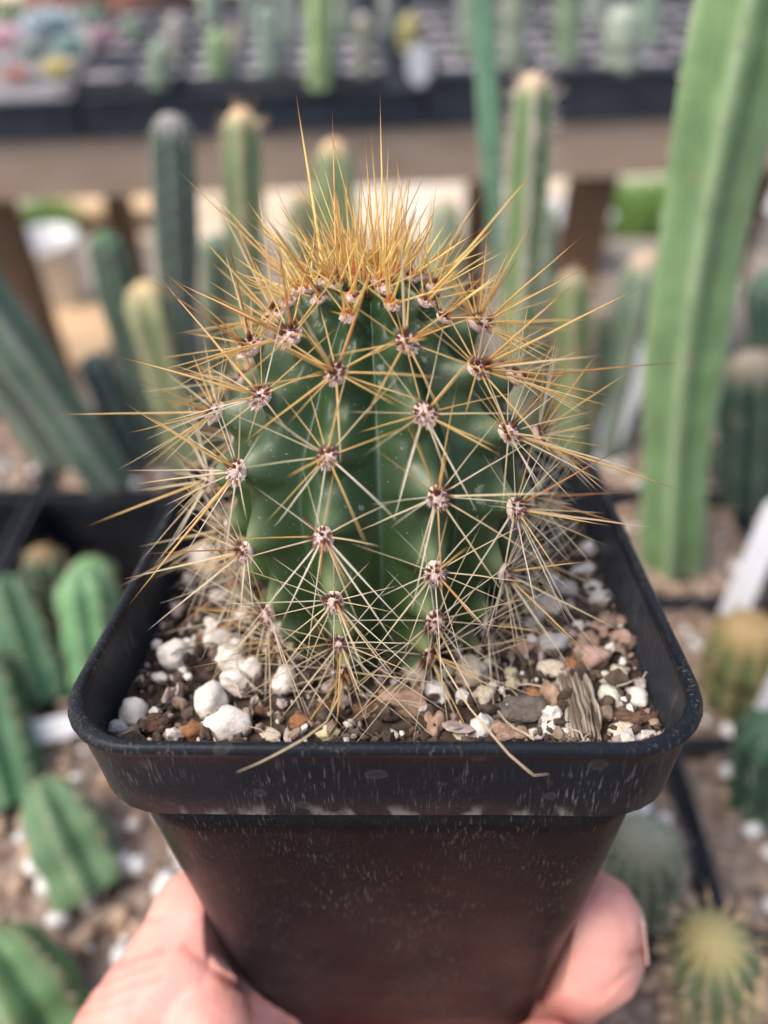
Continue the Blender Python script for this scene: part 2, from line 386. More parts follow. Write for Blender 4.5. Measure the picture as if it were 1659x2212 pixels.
rowcol('muted green column partly behind the yellowish one and the golden spines', (485, 975), (470, 505), .0090, 6, (.13, .20, .13), (.26, .29, .22), cw=.4, y=.02)
rowcol('pale green column with tan edges, just right of the golden crown', (950, 955), (962, 425), .0088, 5, (.22, .29, .19), (.44, .41, .31), (.55, .45, .30), cw=.5, y=.02)
rowcol('slim green stem close behind the white spined column', (1160, 975), (1186, 445), .0052, 5, (.16, .25, .15), (.32, .35, .26), cw=.4, y=.03)
rowcol('short grey green column between the two tan edged ones, lowest of the group', (1285, 955), (1290, 660), .0080, 6, (.15, .20, .14), (.30, .31, .25), (.45, .36, .26), cw=.4, y=.01)
colm('dark green column standing behind the stout one', (1668, 940), (1662, 585), .0125, 8, (.05, .11, .075), (.12, .17, .12), None)

# ---- near pots with soil, on a 78 mm grid
np_wall = square_pot_mesh('near_pot_wall', .0375, .075, [BLKP]); np_soil = soil_mesh('near_pot_soil', .0348, [SOILB], .0022, 12)
PERL = simple('perlite_white', (.72, .71, .70), (.84, .84, .84), 300, .85, .0004, 900)
PEBT = simple('tan_grit', (.40, .28, .20), (.52, .38, .28), 200, .9)
i1V, i1F = ico(1)
def grit_mesh(half, n, r0, r1, seed, pf=.5, round_=False):
    g = np.random.default_rng(seed); m = MB()
    for _ in range(n):
        rr = g.uniform(r0, r1); c = np.array([g.uniform(-half[0], half[0]), g.uniform(-half[1], half[1]), rr * .3])
        s = g.uniform(.7, 1.2, 3); m.add(i1V * s * rr * g.uniform(.85, 1.12, (len(i1V), 1)) + c, i1F, 0 if g.random() < pf else 1)
    return m.mesh('soil_grit', [PERL, PEBT])
grits = [grit_mesh((.033, .033), 60, .0013, .0042, 40 + i, .45) for i in range(4)]
cells = {}
ys = [.049, .127, .204, .281, .360]; xs = [-.237, -.159, -.081, -.003, .081, .159, .237]
names = {(5, 3): 'the tall smooth bright green column', (4, 1): 'the grey green globe', (4, 0): 'the golden spined globe', (5, 2): 'the yellowish green spiny stem', (5, 1): 'the dark stem beside the lower white label'}
empties = {(0, 3), (1, 3)}
for i, x in enumerate(xs):
    for j, y in enumerate(ys):
        if x < -.04 and j < 3: continue
        if not any(in_frame((x + a_, y + b_, .855), 0) for a_ in (-.037, .037) for b_ in (-.037, .037)): continue
        e = (i, j) in empties
        if (i, j) in names: lb, gp = 'square black pot of gritty soil holding ' + names[(i, j)], None
        elif e: lb, gp = ('empty square black pot below the leaning grey green columns' if i == 1 else 'empty square black pot at the edge, beside another empty one'), None
        elif j == 4: lb, gp = 'square black pot holding a column, %s in the far row of the near bench' % ORD[i], 'far row of black pots on the near bench'
        else: lb, gp = 'black pot of gritty soil on the near bench, %s row outward, %s across' % (ORD[j], ORD[i]), 'black pots of soil on the near bench'
        t = thing('nursery_pot', lb, 'pot', Matrix.Translation((x, y, BZ)) @ Matrix.Rotation(random.uniform(-.03, .03), 4, 'Z'), gp)
        obj('pot_wall', np_wall, t)
        if not e:
            obj('soil', np_soil, t, Matrix.Translation((0, 0, .0685)))
            s = obj('grit', grits[(i + j) % 4], t, Matrix.Translation((0, 0, .0695)) @ Matrix.Rotation((i * 3 + j) % 4 * R(90), 4, 'Z')); s['kind'] = 'stuff'

# ---- wide tray of seedlings to the left
TX0, TX1, TY0, TY1 = -.30, -.048, -.02, .245
t = thing('seedling_tray', 'wide black tray of gritty soil with young green cacti growing in it', 'tray', Vector(((TX0 + TX1) / 2, (TY0 + TY1) / 2, BZ)))
m = MB(); Lx, Ly = TX1 - TX0, TY1 - TY0
m.box((0, -Ly / 2, .035), (Lx, .004, .07)); m.box((0, Ly / 2, .035), (Lx, .004, .07))
for s in (-1, 1): m.box((s * (Lx / 2 - .002), 0, .035), (.004, Ly - .0042, .07))
obj('tray_wall', m.mesh('seedling_tray_wall', [BLKP], False), t)
V = []; Fc = []; n = 40
for j in range(n + 1):
    for i in range(n + 1): V.append(((i / n - .5) * (Lx - .008), (j / n - .5) * (Ly - .008), .064 + .0016 * rng.normal()))
for j in range(n):
    for i in range(n): a = j * (n + 1) + i; Fc.append((a, a + 1, a + n + 2, a + n + 1))
obj('soil', newmesh('seedling_soil', V, Fc, [SOILB], False), t)
s = obj('grit', grit_mesh((Lx / 2 - .006, Ly / 2 - .006), 520, .0014, .0052, 77, .5), t, Matrix.Translation((0, 0, .066))); s['kind'] = 'stuff'
SZ = BZ + .066
def seed(label, b, tpx, r_, ribs, green, crest, tip=None, y=0., **k):
    k['spine'] = k.get('spine', SPT); k['sl'] = .0032; k['ns'] = 230
    B = on_z(b[0], b[1], SZ); d = (B - EYE).length; T = on_z(tpx[0], tpx[1], SZ + y); return cactus('young_cactus', label, B, T, r_, ribs, green, crest, tip, **k)
seed('plump bright green ribbed cactus lying over beside the pot, above the thumb', (205, 1925), (88, 1680), .0145, 6, (.085, .165, .08), (.21, .29, .17), y=.024, depth=.30, cw=.4, rot0=.2, dome=1.8, spine=SPT, sl=.002, ns=90)
seed('large green ribbed cactus in the bottom corner of the frame', (120, 2290), (-40, 2010), .0185, 6, (.085, .18, .075), (.25, .29, .16), y=.026, depth=.30, cw=.35, rot0=.3, dome=1.6, spine=SPT, sl=.002, ns=90)
seed('dark green cactus leaning beside the pair of pale green ones', (105, 1520), (8, 1245), .0125, 6, (.045, .11, .055), (.09, .17, .09), y=.032, depth=.3, dome=1.2, spine=SPW, sl=.002, ns=60)
seed('long dark green cactus at the very edge below the leaning dark one', (40, 1740), (-50, 1400), .0125, 6, (.045, .125, .055), (.12, .22, .11), y=.03, depth=.3)
seed('pale green cactus with a lumpy top, nearer the pot of a pair', (215, 1480), (175, 1225), .0125, 7, (.12, .27, .12), (.22, .37, .20), y=.045, depth=.3, dome=1., cw=.5)
seed('pale green cactus behind its twin, close to the empty black pots', (230, 1400), (190, 1205), .0105, 7, (.13, .29, .12), (.24, .40, .22), y=.045, depth=.3, dome=1.)
seed('small dark cactus with a brown woolly tip', (110, 1370), (92, 1180), .0098, 8, (.05, .085, .05), (.10, .12, .07), (.28, .19, .09), y=.045, spine=SPB, sl=.003, ns=160)

# ---- globes and stems at the lower right
def globe(label, b, tpx, r_, ribs, green, crest, tip, spine, slen, ns, zb=.852, y=.0, **k):
    B = on_z(b[0], b[1], zb); T = at_y(tpx[0], tpx[1], B.y + y); return cactus('globe_cactus', label, B, T, r_, ribs, green, crest, tip, spine=spine, sl=slen, ns=ns, dome=1.1, nar=0, **k)
globe('grey green globe cactus with pale spines, behind the fingertip', (1385, 1945), (1390, 1800), .0125, 15, (.14, .20, .13), (.30, .33, .23), (.36, .36, .24), SPW, .0045, 380, cw=.5, depth=.16)
globe('round cactus with golden spines in the bottom corner', (1545, 2185), (1538, 2020), .0122, 15, (.12, .17, .08), (.27, .27, .18), (.42, .36, .16), SPT, .005, 420, cw=.5, depth=.16)
seed2 = globe('yellowish green spiny stem crossed by the upper white label', (1590, 1500), (1625, 1345), .0165, 10, (.14, .17, .07), (.32, .24, .11), (.34, .24, .11), SPB, .005, 380, cw=.5, depth=.2)
globe('dark green stem beside the lower white label', (1640, 1730), (1672, 1560), .0125, 9, (.04, .09, .055), (.10, .15, .09), None, SPW, .003, 120)
# ---- plant labels (blank strips of white plastic)
LAB = simple('white_label_plastic', (.70, .71, .74), (.76, .77, .80), 60, .45)
def strip(label, p0, p1, wd, group=None):
    P0, P1 = Vector(p0), Vector(p1); ax = P1 - P0; x, y, z = frame(ax, Vector((0, -.6, .8)))
    m = MB(); L = ax.length; h = wd / 2; th = .0006
    out = [(-h, .0), (h, 0), (h, L - h * .6), (h * .55, L), (-h * .55, L), (-h, L - h * .6)]; out[0] = (-h * .3, -.0); out[1] = (h * .3, 0); out.insert(2, (h, .012)); out.append((-h, .012))
    n = len(out); V = [x * a + z * c + y * th for a, c in out] + [x * a + z * c - y * th for a, c in out]
    m.add(V, [tuple(range(n)), tuple(range(2 * n - 1, n - 1, -1))] + [(i, i + n, (i + 1) % n + n, (i + 1) % n) for i in range(n)])
    o = obj('plant_label', m.mesh('plant_label', [LAB], False)); o.location = P0
    return tag(o, label, 'plant label', group)
strip('white plastic label stuck in the soil above the yellowish stem', on_z(1560, 1380, .85), at_y(1690, 1080, on_z(1560, 1380, .85).y + .025), .0125)
strip('white plastic label beside the dark stem, lower of two at the edge', on_z(1610, 1650, .85), at_y(1720, 1420, on_z(1610, 1650, .85).y + .015), .0125)
strip('pale grey label leaning behind the grey green column', on_z(1300, 985, .85), at_y(1395, 745, on_z(1300, 985, .85).y + .012), .015)
strip('whitish label lying on the soil beside the front corner of the pot', on_z(205, 1552, SZ + .006), on_z(60, 1588, SZ + .006), .010)
strip('short white label standing among the small cacti on the display bench', on_z(905, 185, SHELF), at_y(905, 95, on_z(905, 185, SHELF).y), .026)

# ---- small cacti in the trays of the display bench
def shelf(label, px, pb, pt, rpx, green, crest, tip=None, lean=0, **k):
    B = on_z(px, pb, SHELF); d = (B - EYE).dot(wray(CX, CY)); T = at_y(px + lean, pt, B.y)
    return cactus('small_cactus', label, B, T, rpx / FPX * d, 6, green, crest, tip, nar=0, **k)
shelf('grey green small cactus, first in the tray after the rosettes', 345, 185, 85, 24, (.24, .31, .22), (.36, .40, .30))
shelf('tan spined small cactus behind the first grey green one', 375, 120, 35, 18, (.38, .34, .29), (.50, .44, .38))
shelf('slanting green small cactus beside the dusky rosette', 300, 90, 35, 14, (.22, .32, .20), (.30, .38, .27), lean=-30)
shelf('bright green small cactus in the middle of its row', 470, 165, 62, 22, (.24, .36, .17), (.34, .44, .28))
shelf('beige small cactus beside the bright green one', 505, 120, 60, 16, (.40, .36, .28), (.46, .42, .34))
shelf('blue green small cactus, slender and tall', 580, 165, 5, 20, (.25, .33, .26), (.32, .38, .32))
shelf('tall green small cactus with a yellowish foot', 690, 188, -60, 26, (.28, .40, .17), (.38, .49, .29))
shelf('olive small cactus with a whitish top', 785, 165, 30, 17, (.28, .29, .20), (.42, .42, .38), (.56, .53, .52))
shelf('yellow olive small cactus behind the short white label', 884, 105, 30, 23, (.36, .33, .13), (.48, .44, .2))
shelf('grey green small cactus at the back of the middle tray', 625, 90, -60, 20, (.25, .30, .25), (.32, .36, .31))
shelf('pale green small cactus at the back, beside the dark gap', 455, 60, -40, 22, (.30, .36, .29), (.36, .42, .35))
shelf('grey green small cactus behind the thin bluish stem', 1012, 120, -60, 22, (.27, .33, .25), (.35, .39, .32))
shelf('broad grey green small cactus left of the white spined column', 1110, 150, -70, 27, (.28, .33, .24), (.35, .39, .30))
shelf('green small cactus right of the white spined column', 1225, 130, -60, 23, (.25, .34, .21), (.34, .41, .29))
shelf('squat grey green small cactus next to the very tall column', 1345, 150, 10, 42, (.30, .36, .28), (.44, .46, .40))
shelf('grey small cactus in the deep tray, near its back', 1290, 60, -60, 24, (.31, .35, .30), (.4, .43, .38))
shelf('green small cactus near the edge beyond the very tall column', 1400, 90, -60, 20, (.26, .36, .26), (.36, .43, .34))
shelf('greyish small cactus at the back between olive and yellow ones', 835, 70, -50, 18, (.33, .35, .31), (.4, .42, .38))
shelf('dull green small cactus at the back of the middle row', 740, 80, -50, 18, (.26, .32, .24), (.35, .39, .32))
shelf('short grey small cactus behind the blue green one', 540, 75, -40, 15, (.30, .34, .29), (.38, .41, .36))

# ---- things on the ground beyond the benches
GRASS = simple('grass_blade', (.20, .36, .10), (.32, .48, .16), 9, .7)
def tuft(label, P, r_, h, n, seed_):
    g = np.random.default_rng(seed_); V = []; Fc = []
    for _ in range(n):
        a = g.uniform(0, 6.28); q = r_ * math.sqrt(g.random()); x, y = q * math.cos(a), q * math.sin(a) * .7; hh = h * g.uniform(.5, 1.1); lx, ly = g.normal(0, .3, 2) * hh; wd = .006; b = g.uniform(0, 3.14); dx, dy = wd * math.cos(b), wd * math.sin(b); k = len(V)
        V += [(x - dx, y - dy, 0), (x + dx, y + dy, 0), (x + lx * .4 + dx * .7, y + ly * .4 + dy * .7, hh * .6), (x + lx * .4 - dx * .7, y + ly * .4 - dy * .7, hh * .6), (x + lx, y + ly, hh)]
        Fc += [(k, k + 1, k + 2, k + 3), (k + 3, k + 2, k + 4)]
    o = obj('grass_tuft', newmesh('grass_tuft', V, Fc, [GRASS], False)); o.location = P; tag(o, label, 'grass')
def gz(px, py): p = on_z(px, py, -.03); return Vector((p.x, p.y, -.04))
tuft('bright green grass clump on the gravel near the leaning bench leg', gz(115, 500), .10, .13, 420, 1)
tuft('yellow green grass clump beyond the bench leg beside the tall column', gz(1395, 500), .17, .20, 800, 2)
tuft('dark grass clump in the gap next to the white spined column', gz(1180, 510), .05, .12, 200, 3)
BUCK = simple('white_bucket_plastic', (.70, .71, .74), (.78, .78, .80), 5, .4)
def bucket(label, P, r_, h):
    t = thing('bucket', label, 'bucket', P)
    V, Fc = lathe([(r_ * .85, 0), (r_, h), (r_ * 1.05, h), (r_ * 1.05, h - .02), (r_ * 1.06, h + .004), (r_ * .96, h + .004), (r_ * .8, .02)]); obj('bucket_wall', newmesh('bucket_wall', V, Fc, [BUCK]), t)
    m = MB(); n = 16
    pts = [Vector((r_ * 1.06 * math.cos(a), -r_ * .5 * math.sin(a), h - .02 - r_ * .9 * math.sin(a))) for a in np.linspace(0, math.pi, n)]
    for a, c in zip(pts[:-1], pts[1:]): m.box((a + c) / 2, (.004, .004, (c - a).length + .002), 0, (c - a).to_track_quat('Z', 'Y').to_matrix().to_4x4())
    obj('handle', m.mesh('bucket_handle', [BUCK], False), t)
bucket('white bucket on the gravel near the bright green grass', gz(150, 690), .085, .26)
bucket('white bucket under the bench, close to the white spined column', gz(1225, 600), .10, .22)
bucket('white bucket at the far edge beyond the very tall column', gz(1650, 560), .08, .2)
PLY = wood('raw_pine_board', (.62, .42, .24), (.74, .54, .34))
def board(label, P, L, W, a):
    m = MB(); m.box((0, 0, .012), (L, W, .024)); o = obj('wooden_board', m.mesh('board', [PLY], False)); o.location = P; o.rotation_euler = (0, 0, a); tag(o, label, 'board')
p = gz(240, 455); board('wide pine board lying on the gravel beside the bright green grass', p + Vector((0, 0, .06)), .42, .34, .1)
p = gz(1640, 400); board('small pine board in the far corner past the very tall column', p + Vector((0, 0, .06)), .22, .34, .3)
p = gz(170, 760); board('pine board on the ground between the leaning columns', p + Vector((0, 0, .06)), .28, .30, -.2)
p = gz(1180, 640); round_pot('clay_pot', 'small terracotta pot standing on the gravel beneath the display bench', p, .038, .13, TERRA, SOILB)

# ================================================================== THE HELD POT
HR = .0165; SOILZ = -.0125; POTB = -.104
def rsq(a, rc, n=7, seg=10):
    rc = min(rc, a * .99); P = []
    for qi, (sx, sy) in enumerate(((1, -1), (1, 1), (-1, 1), (-1, -1))):
        a0 = -math.pi / 2 + qi * math.pi / 2
        arc = [((a - rc) * sx + rc * math.cos(a0 + math.pi / 2 * i / n), (a - rc) * sy + rc * math.sin(a0 + math.pi / 2 * i / n)) for i in range(n + 1)]
        P += arc
        nx_, ny_ = ((1, 1), (-1, 1), (-1, -1), (1, -1))[qi]
        e0 = arc[-1]; e1 = ((a - rc) * nx_ + rc * math.cos(a0 + math.pi / 2), (a - rc) * ny_ + rc * math.sin(a0 + math.pi / 2))
        P += [(e0[0] + (e1[0] - e0[0]) * i / seg, e0[1] + (e1[1] - e0[1]) * i / seg) for i in range(1, seg)]
    return P
def bodyhalf(z): return .0438 + .127 * (z + HR)
def sweep(prof, wob=0.):
    V = []; Fc = []
    for a, rc, z in prof:
        for x, y in rsq(a, rc):
            q = wob * noise.noise(Vector((x * 60, y * 60, 3.3)))
            V.append((x * (1 + q), y * (1 + q), z + wob * .03 * noise.noise(Vector((x * 45, y * 45, 9.1)))))
    n = len(V) // len(prof)
    for j in range(len(prof) - 1):
        for i in range(n): a = j * n + i; c = j * n + (i + 1) % n; Fc.append((a, c, c + n, a + n))
    return V, Fc, n
def dusty(name, base, base2, dust_amt, stains):
    k = NT(name)
    st = k.ramp(k.noise(2900, 2, (1, 1, .055)), .57, .70)          # vertical scuffs
    fine = k.ramp(k.noise(5200, 2, (1, 1, .4)), .60, .74)
    patch = k.ramp(k.noise(70, 4), .36, .66)
    patch2 = k.ramp(k.noise(160, 4, (1, 1, .5)), .42, .7)
    d = k.math('MULTIPLY', k.math('MAXIMUM', k.math('MULTIPLY', st, patch), k.math('MULTIPLY', fine, k.math('MULTIPLY', patch2, .8))), dust_amt)
    film = k.math('MULTIPLY', k.ramp(k.noise(38, 5), .35, .75), .022)
    d = k.math('ADD', d, film)
    if stains:
        vo = k.n('ShaderNodeTexVoronoi'); vo.feature = 'F1'; k.put(vo.inputs['Vector'], k.co((1, 1, 1.25))); k.put(vo.inputs['Scale'], 190)
        wb = k.math('ADD', vo.outputs['Distance'], k.math('MULTIPLY', k.math('SUBTRACT', k.noise(420, 4), .5), .34))
        disc = k.math('MULTIPLY', k.ramp(wb, .30, .24), k.ramp(wb, .02, .26, .35, 1.))
        sep = k.n('ShaderNodeSeparateColor'); k.put(sep.inputs[0], vo.outputs['Color']); pick = k.ramp(sep.outputs[0], .58, .62)
        sepz = k.n('ShaderNodeSeparateXYZ'); k.t.links.new(k.tc.outputs['Object'], sepz.inputs[0])
        low = k.ramp(sepz.outputs[2], -HR - POTB + .0035, -HR - POTB + .0002)       # lime crust along the lower edge of the rim
        crust = k.math('MULTIPLY', low, k.ramp(k.noise(240, 5, (1, 1, .6)), .50, .66))
        d = k.math('ADD', d, k.math('ADD', k.math('MULTIPLY', k.math('MULTIPLY', disc, pick), .07), k.math('MULTIPLY', crust, .7)))
    d = k.math('MINIMUM', d, .8)
    c = k.mix(k.ramp(k.noise(26, 2), .35, .65), base, base2)
    c = k.mix(d, c, (.36, .335, .30))
    k.bump(k.math('ADD', k.noise(1400, 3), k.math('MULTIPLY', st, .5)), .00006)
    return k.out(c, k.math('ADD', k.ramp(k.noise(90, 3), .3, .7, .34, .46), k.math('MULTIPLY', d, .5)), .15)
PRIM = dusty('dusty_black_rim', (.008, .0105, .016), (.011, .014, .020), .27, True)
PBOD = dusty('dusty_wall_reflection_tint', (.0075, .0050, .0072), (.0058, .0046, .0066), .20, False)  # reddish reflection put into the base colour of the black plastic
PIN = dusty('pot_inside', (.022, .026, .034), (.034, .039, .05), .35, False)
t = thing('plant_pot', 'square black plastic pot with a dusty rim, held up in a hand', 'pot', MP @ Matrix.Translation((0, 0, POTB)))
DZ = -POTB
def potpart(name, prof, m, wob=.004, cap=False):
    prof = [(a, rc, z + DZ) for a, rc, z in prof]; V, Fc, n = sweep(prof, wob)
    if cap: Fc.append(tuple(range(n - 1, -1, -1)))
    return obj(name, newmesh(name, V, Fc, [m]), t)
RC = .0128
lip = []
for a in np.linspace(-.2, 1, 7) * math.pi: lip.append((.04655 - .00095 * math.cos(a), RC, -.0011 + .0010 * math.sin(a)))
lip = [(.0456, RC, -.0022)] + [(x, RC, z) for x, _, z in lip if z > -.0013] + [(.0474, RC, -.0018), (.0469, RC, -.0023)]
potpart('rim_lip', lip, PRIM)
potpart('rim_skirt', [(.0469, RC, -.0023), (.04665, RC, -.0028), (.0465, RC, -.006), (.0460, RC, -.011), (.0456, RC, -HR + .0004), (.0453, RC, -HR), (.0437, RC + .0022, -HR + .0001)], PRIM)
bp = [(bodyhalf(z), .0150 + .06 * (z + HR), z) for z in np.linspace(-HR, POTB, 12)]
bo = potpart('pot_wall', bp + [(bp[-1][0] - .001, .006, POTB - .0004)], PBOD, .003, True)
potpart('inner_wall', [(.0456, RC, -.0022), (.0453, RC, -.008), (.0449, RC, -.0135), (.0428, RC + .001, -.0164), (bodyhalf(-.05) - .0012, .0118, -.05), (bodyhalf(-.1) - .0012, .0088, -.1)], PIN, .002)

# ---- potting mix
i2V, i2F = ico(2); i3V, i3F = ico(3)
PERLN = NT('perlite_skin'); kk = PERLN
c = kk.mix(kk.ramp(kk.noise(3, 4), .40, .70), (.78, .77, .77), (.66, .57, .45)); c = kk.mix(kk.ramp(kk.noise(14, 3), .66, .76, 0, .4), c, (.45, .36, .27)); c = kk.mix(kk.math('MULTIPLY', kk.rand(), .18), c, (.62, .56, .5))
kk.bump(kk.noise(9, 4), .00022); PERLN = kk.out(c, .85, .3, .15, (1, .9, .8), .001)
def rockm(name, a, b, sc=2.5, bs=.0003, rough=.85):
    k = NT(name); k.bump(k.noise(7, 5), bs); c = k.mix(k.ramp(k.noise(sc, 4), .35, .65), a, b); c = k.mix(k.ramp(k.noise(22, 3), .6, .72, 0, .5), c, tuple(x * .5 for x in a)); return k.out(c, rough, .3)
BEI = rockm('beige_pumice', (.62, .52, .38), (.74, .67, .55)); TAN = rockm('tan_brown_clay', (.33, .21, .145), (.45, .32, .24)); PNK = rockm('pinkish_brown_clay', (.40, .25, .20), (.50, .35, .29))
DRK = rockm('dark_grey_bark', (.10, .085, .075), (.17, .145, .125)); GRY = rockm('grey_pumice', (.46, .44, .43), (.60, .58, .56)); BRK = rockm('dark_brown_bark', (.10, .055, .038), (.19, .11, .075)); YEL = rockm('yellowish_pumice', (.62, .52, .30), (.72, .66, .46)); GRN = rockm('greenish_stained_pumice', (.58, .60, .46), (.76, .76, .68)); RUS = rockm('rust_brown_clay', (.26, .125, .06), (.36, .18, .09))
def rock(seed, lump, sub, rough_=.12):
    g = np.random.default_rng(seed); off = Vector(g.uniform(-50, 50, 3)); Vs = (i3V if sub == 3 else i2V); out = []
    for v in Vs:
        p = Vector(v); d = 1 + lump * noise.noise(p * 1.15 + off) + lump * .55 * noise.noise(p * 2.4 + off * 2) + rough_ * .5 * noise.noise(p * 6 + off * 3)
        out.append(p * d)
    return out
def rockmesh(name, seed, lump, m, sub=3, flat=0.):
    V = rock(seed, lump, sub); return newmesh(name, V, i3F if sub == 3 else i2F, [m])
RM = {}
def getrock(kind, i):
    mm, lump = {'w': (PERLN, .32), 'b': (BEI, .5), 't': (TAN, .6), 'p': (PNK, .6), 'd': (DRK, .5), 'g': (GRY, .5), 'k': (BRK, .6), 'y': (YEL, .45), 'n': (GRN, .4), 'r': (RUS, .5)}[kind]
    key = (kind, i % 4)
    if key not in RM: RM[key] = rockmesh('granule', 100 + ord(kind) * 7 + i % 4, lump, mm)
    return RM[key]
GN = {'w': ('perlite_granule', 'granule'), 'b': ('pumice_stone', 'stone'), 'y': ('pumice_stone', 'stone'), 'n': ('pumice_stone', 'stone'), 'g': ('pumice_stone', 'stone'), 't': ('clay_granule', 'granule'), 'p': ('clay_granule', 'granule'), 'r': ('clay_granule', 'granule'), 'd': ('bark_chip', 'bark chip'), 'k': ('bark_chip', 'bark chip')}
GR = [  # px, py, rx, ry (pixels), kind, label
 (290, 1539, 31, 31, 'w', 'clean round white granule alone near the front corner of the pot, by the wall'),
 (250, 1574, 22, 19, 'w', 'small off white lump wedged in the very corner, touching the round white granule'),
 (379, 1415, 37, 33, 'w', 'big white granule with a brown crumb on it, by the inner wall'),
 (345, 1464, 20, 13, 'w', 'small flat white granule just below the big one with the brown crumb'),
 (398, 1455, 14, 14, 'w', 'little white granule tucked under the big one with the brown crumb'),
 (383, 1505, 7, 7, 'w', 'tiny white bead on dark bark in the front corner area'),
 (456, 1515, 34, 45, 'w', 'tall white granule with a tan side, standing behind the biggest white one'),
 (494, 1566, 52, 38, 'w', 'biggest lumpy white granule, lying right behind the front lip'),
 (416, 1580, 28, 25, 'r', 'rust brown lump beside the biggest white granule'),
 (499, 1426, 37, 33, 'w', 'white granule in the middle of the pale heap beside the cactus foot'),
 (507, 1472, 33, 24, 'w', 'white granule at the foot of the pale heap'),
 (541, 1448, 27, 30, 'w', 'white granule of the pale heap, closest to the cactus'),
 (616, 1473, 27, 38, 'w', 'upright white granule pressed against the foot of the cactus'),
 (471, 1380, 33, 26, 'w', 'white granule at the top of the pale heap'),
 (440, 1215, 34, 34, 'w', 'large white granule far back by the inner wall, glimpsed through spines'),
 (709, 1583, 27, 18, 'y', 'yellowish stone at the front lip, in front of the cactus'),
 (583, 1588, 24, 16, 'b', 'pale flat stone half behind the front lip'),
 (648, 1557, 22, 20, 'r', 'brown rounded lump in front of the cactus foot'),
 (281, 1592, 16, 11, 'p', 'pinkish grit piece in the front corner next to the small lump'),
 (330, 1565, 36, 24, 'k', 'dark brown bark chip between the round white granule and the rust lump'),
 (640, 1410, 22, 20, 'b', 'beige stone behind the upright white granule'),
 (944, 1497, 29, 26, 'w', 'cream double lump at the cactus foot, above the flat terracotta chip'),
 (1012, 1450, 34, 38, 'b', 'beige stone leaning on the cactus foot'),
 (1045, 1503, 22, 26, 'b', 'beige stone above the dark grey bark slab'),
 (1103, 1455, 15, 15, 'y', 'small yellowish bead, upper of a stacked pair'),
 (1108, 1477, 15, 14, 'y', 'small yellowish bead, lower of a stacked pair'),
 (1120, 1535, 62, 34, 'd', 'dark grey bark slab, largest dark chip in the pot'),
 (880, 1517, 58, 32, 't', 'flat terracotta coloured chip in front of the cactus'),
 (800, 1535, 34, 22, 'k', 'dark brown chip left of the flat terracotta one'),
 (938, 1568, 24, 30, 't', 'frayed brown fibre knot standing at the front lip'),
 (1089, 1579, 40, 23, 't', 'tan orange chip at the front lip, below the dark grey slab'),
 (1192, 1572, 24, 24, 'w', 'white granule at the front lip beside the tan orange chip'),
 (1158, 1586, 18, 13, 'w', 'low white granule half hidden by the front lip'),
 (1182, 1548, 20, 20, 'g', 'grey stone resting above the white granule at the lip'),
 (1221, 1563, 17, 22, 'k', 'small reddish brown bark bit left of the wood sliver'),
 (1319, 1508, 25, 29, 'n', 'cream stone with greenish stain, right of the wood sliver'),
 (1378, 1508, 22, 25, 'w', 'smooth white round granule by the inner wall, near the front corner'),
 (1362, 1549, 50, 15, 'k', 'long dark brown bark strip below the two pale round stones'),
 (1343, 1578, 33, 20, 'b', 'beige angular stone in the front corner below the bark strip'),
 (1393, 1590, 28, 12, 'w', 'flat white piece in the front corner, beside the beige angular stone'),
 (1276, 1418, 44, 30, 'p', 'rough pinkish brown clod above the wood sliver'),
 (1240, 1440, 22, 26, 'r', 'rust brown piece left of the rough pinkish clod'),
 (1347, 1385, 26, 24, 'p', 'smooth pinkish brown pellet against the inner wall'),
 (1271, 1385, 27, 24, 't', 'round tan brown pellet above the rough clod'),
 (1331, 1345, 25, 20, 'p', 'pinkish brown pellet higher up along the inner wall'),
 (1297, 1362, 24, 20, 'p', 'pinkish brown pellet between two others by the inner wall'),
 (1247, 1356, 18, 16, 'w', 'bright white granule among the brown pellets'),
 (1307, 1464, 15, 16, 'n', 'small grey green stone just above the greenish stained one'),
 (1336, 1462, 17, 28, 'b', 'narrow beige stone standing by the inner wall'),
 (1386, 1478, 12, 18, 'g', 'thin pale stone pressed on the inner wall'),
 (1196, 1503, 30, 40, 't', 'tall tan brown clod beside the wood sliver'),
 (1154, 1508, 22, 20, 'r', 'rust brown pellet above the grey bark slab'),
 (1188, 1448, 30, 22, 'b', 'beige clod behind the tall tan brown one'),
 (1168, 1312, 38, 32, 'b', 'large beige stone seen through the spines far from the lip'),
 (1224, 1274, 24, 20, 'g', 'grey stone in the far part of the pot near the inner wall'),
 (1280, 1268, 20, 16, 'w', 'white granule farthest along the inner wall, where spines end'),
 (1297, 1292, 27, 20, 'g', 'greyish stone touching the inner wall behind the brown pellets'),
 (1200, 1390, 33, 28, 'g', 'grey stone left of the round tan brown pellet'),
 (1270, 1186, 18, 16, 'w', 'white granule in the far corner, behind crossing spine tips'),
 (1255, 1235, 20, 18, 'w', 'white granule just in front of the far corner one'),
 (1130, 1400, 26, 20, 'p', 'pinkish clay piece by the cactus, behind the spines'),
 (1140, 1355, 24, 20, 'b', 'beige piece behind the pinkish clay piece by the cactus'),
 (760, 1585, 20, 13, 'd', 'dark chip at the front lip beside the yellowish stone'),
 (845, 1588, 18, 12, 'w', 'small white bit at the lip in front of the terracotta chip'),
 (1000, 1592, 24, 10, 'b', 'low beige piece at the lip beside the fibre knot'),
 (700, 1530, 26, 18, 'k', 'brown black chip in the shade of the cactus foot'),
 (560, 1535, 26, 18, 'k', 'dark chip behind the biggest white granule, towards the cactus'),
 (600, 1300, 26, 22, 'w', 'white granule at the side of the cactus, half hidden by lower spines'),
 (530, 1330, 24, 20, 'w', 'white granule deeper behind the pale heap'),
 (480, 1290, 24, 20, 'g', 'grey stone behind the pale heap near the inner wall'),
]
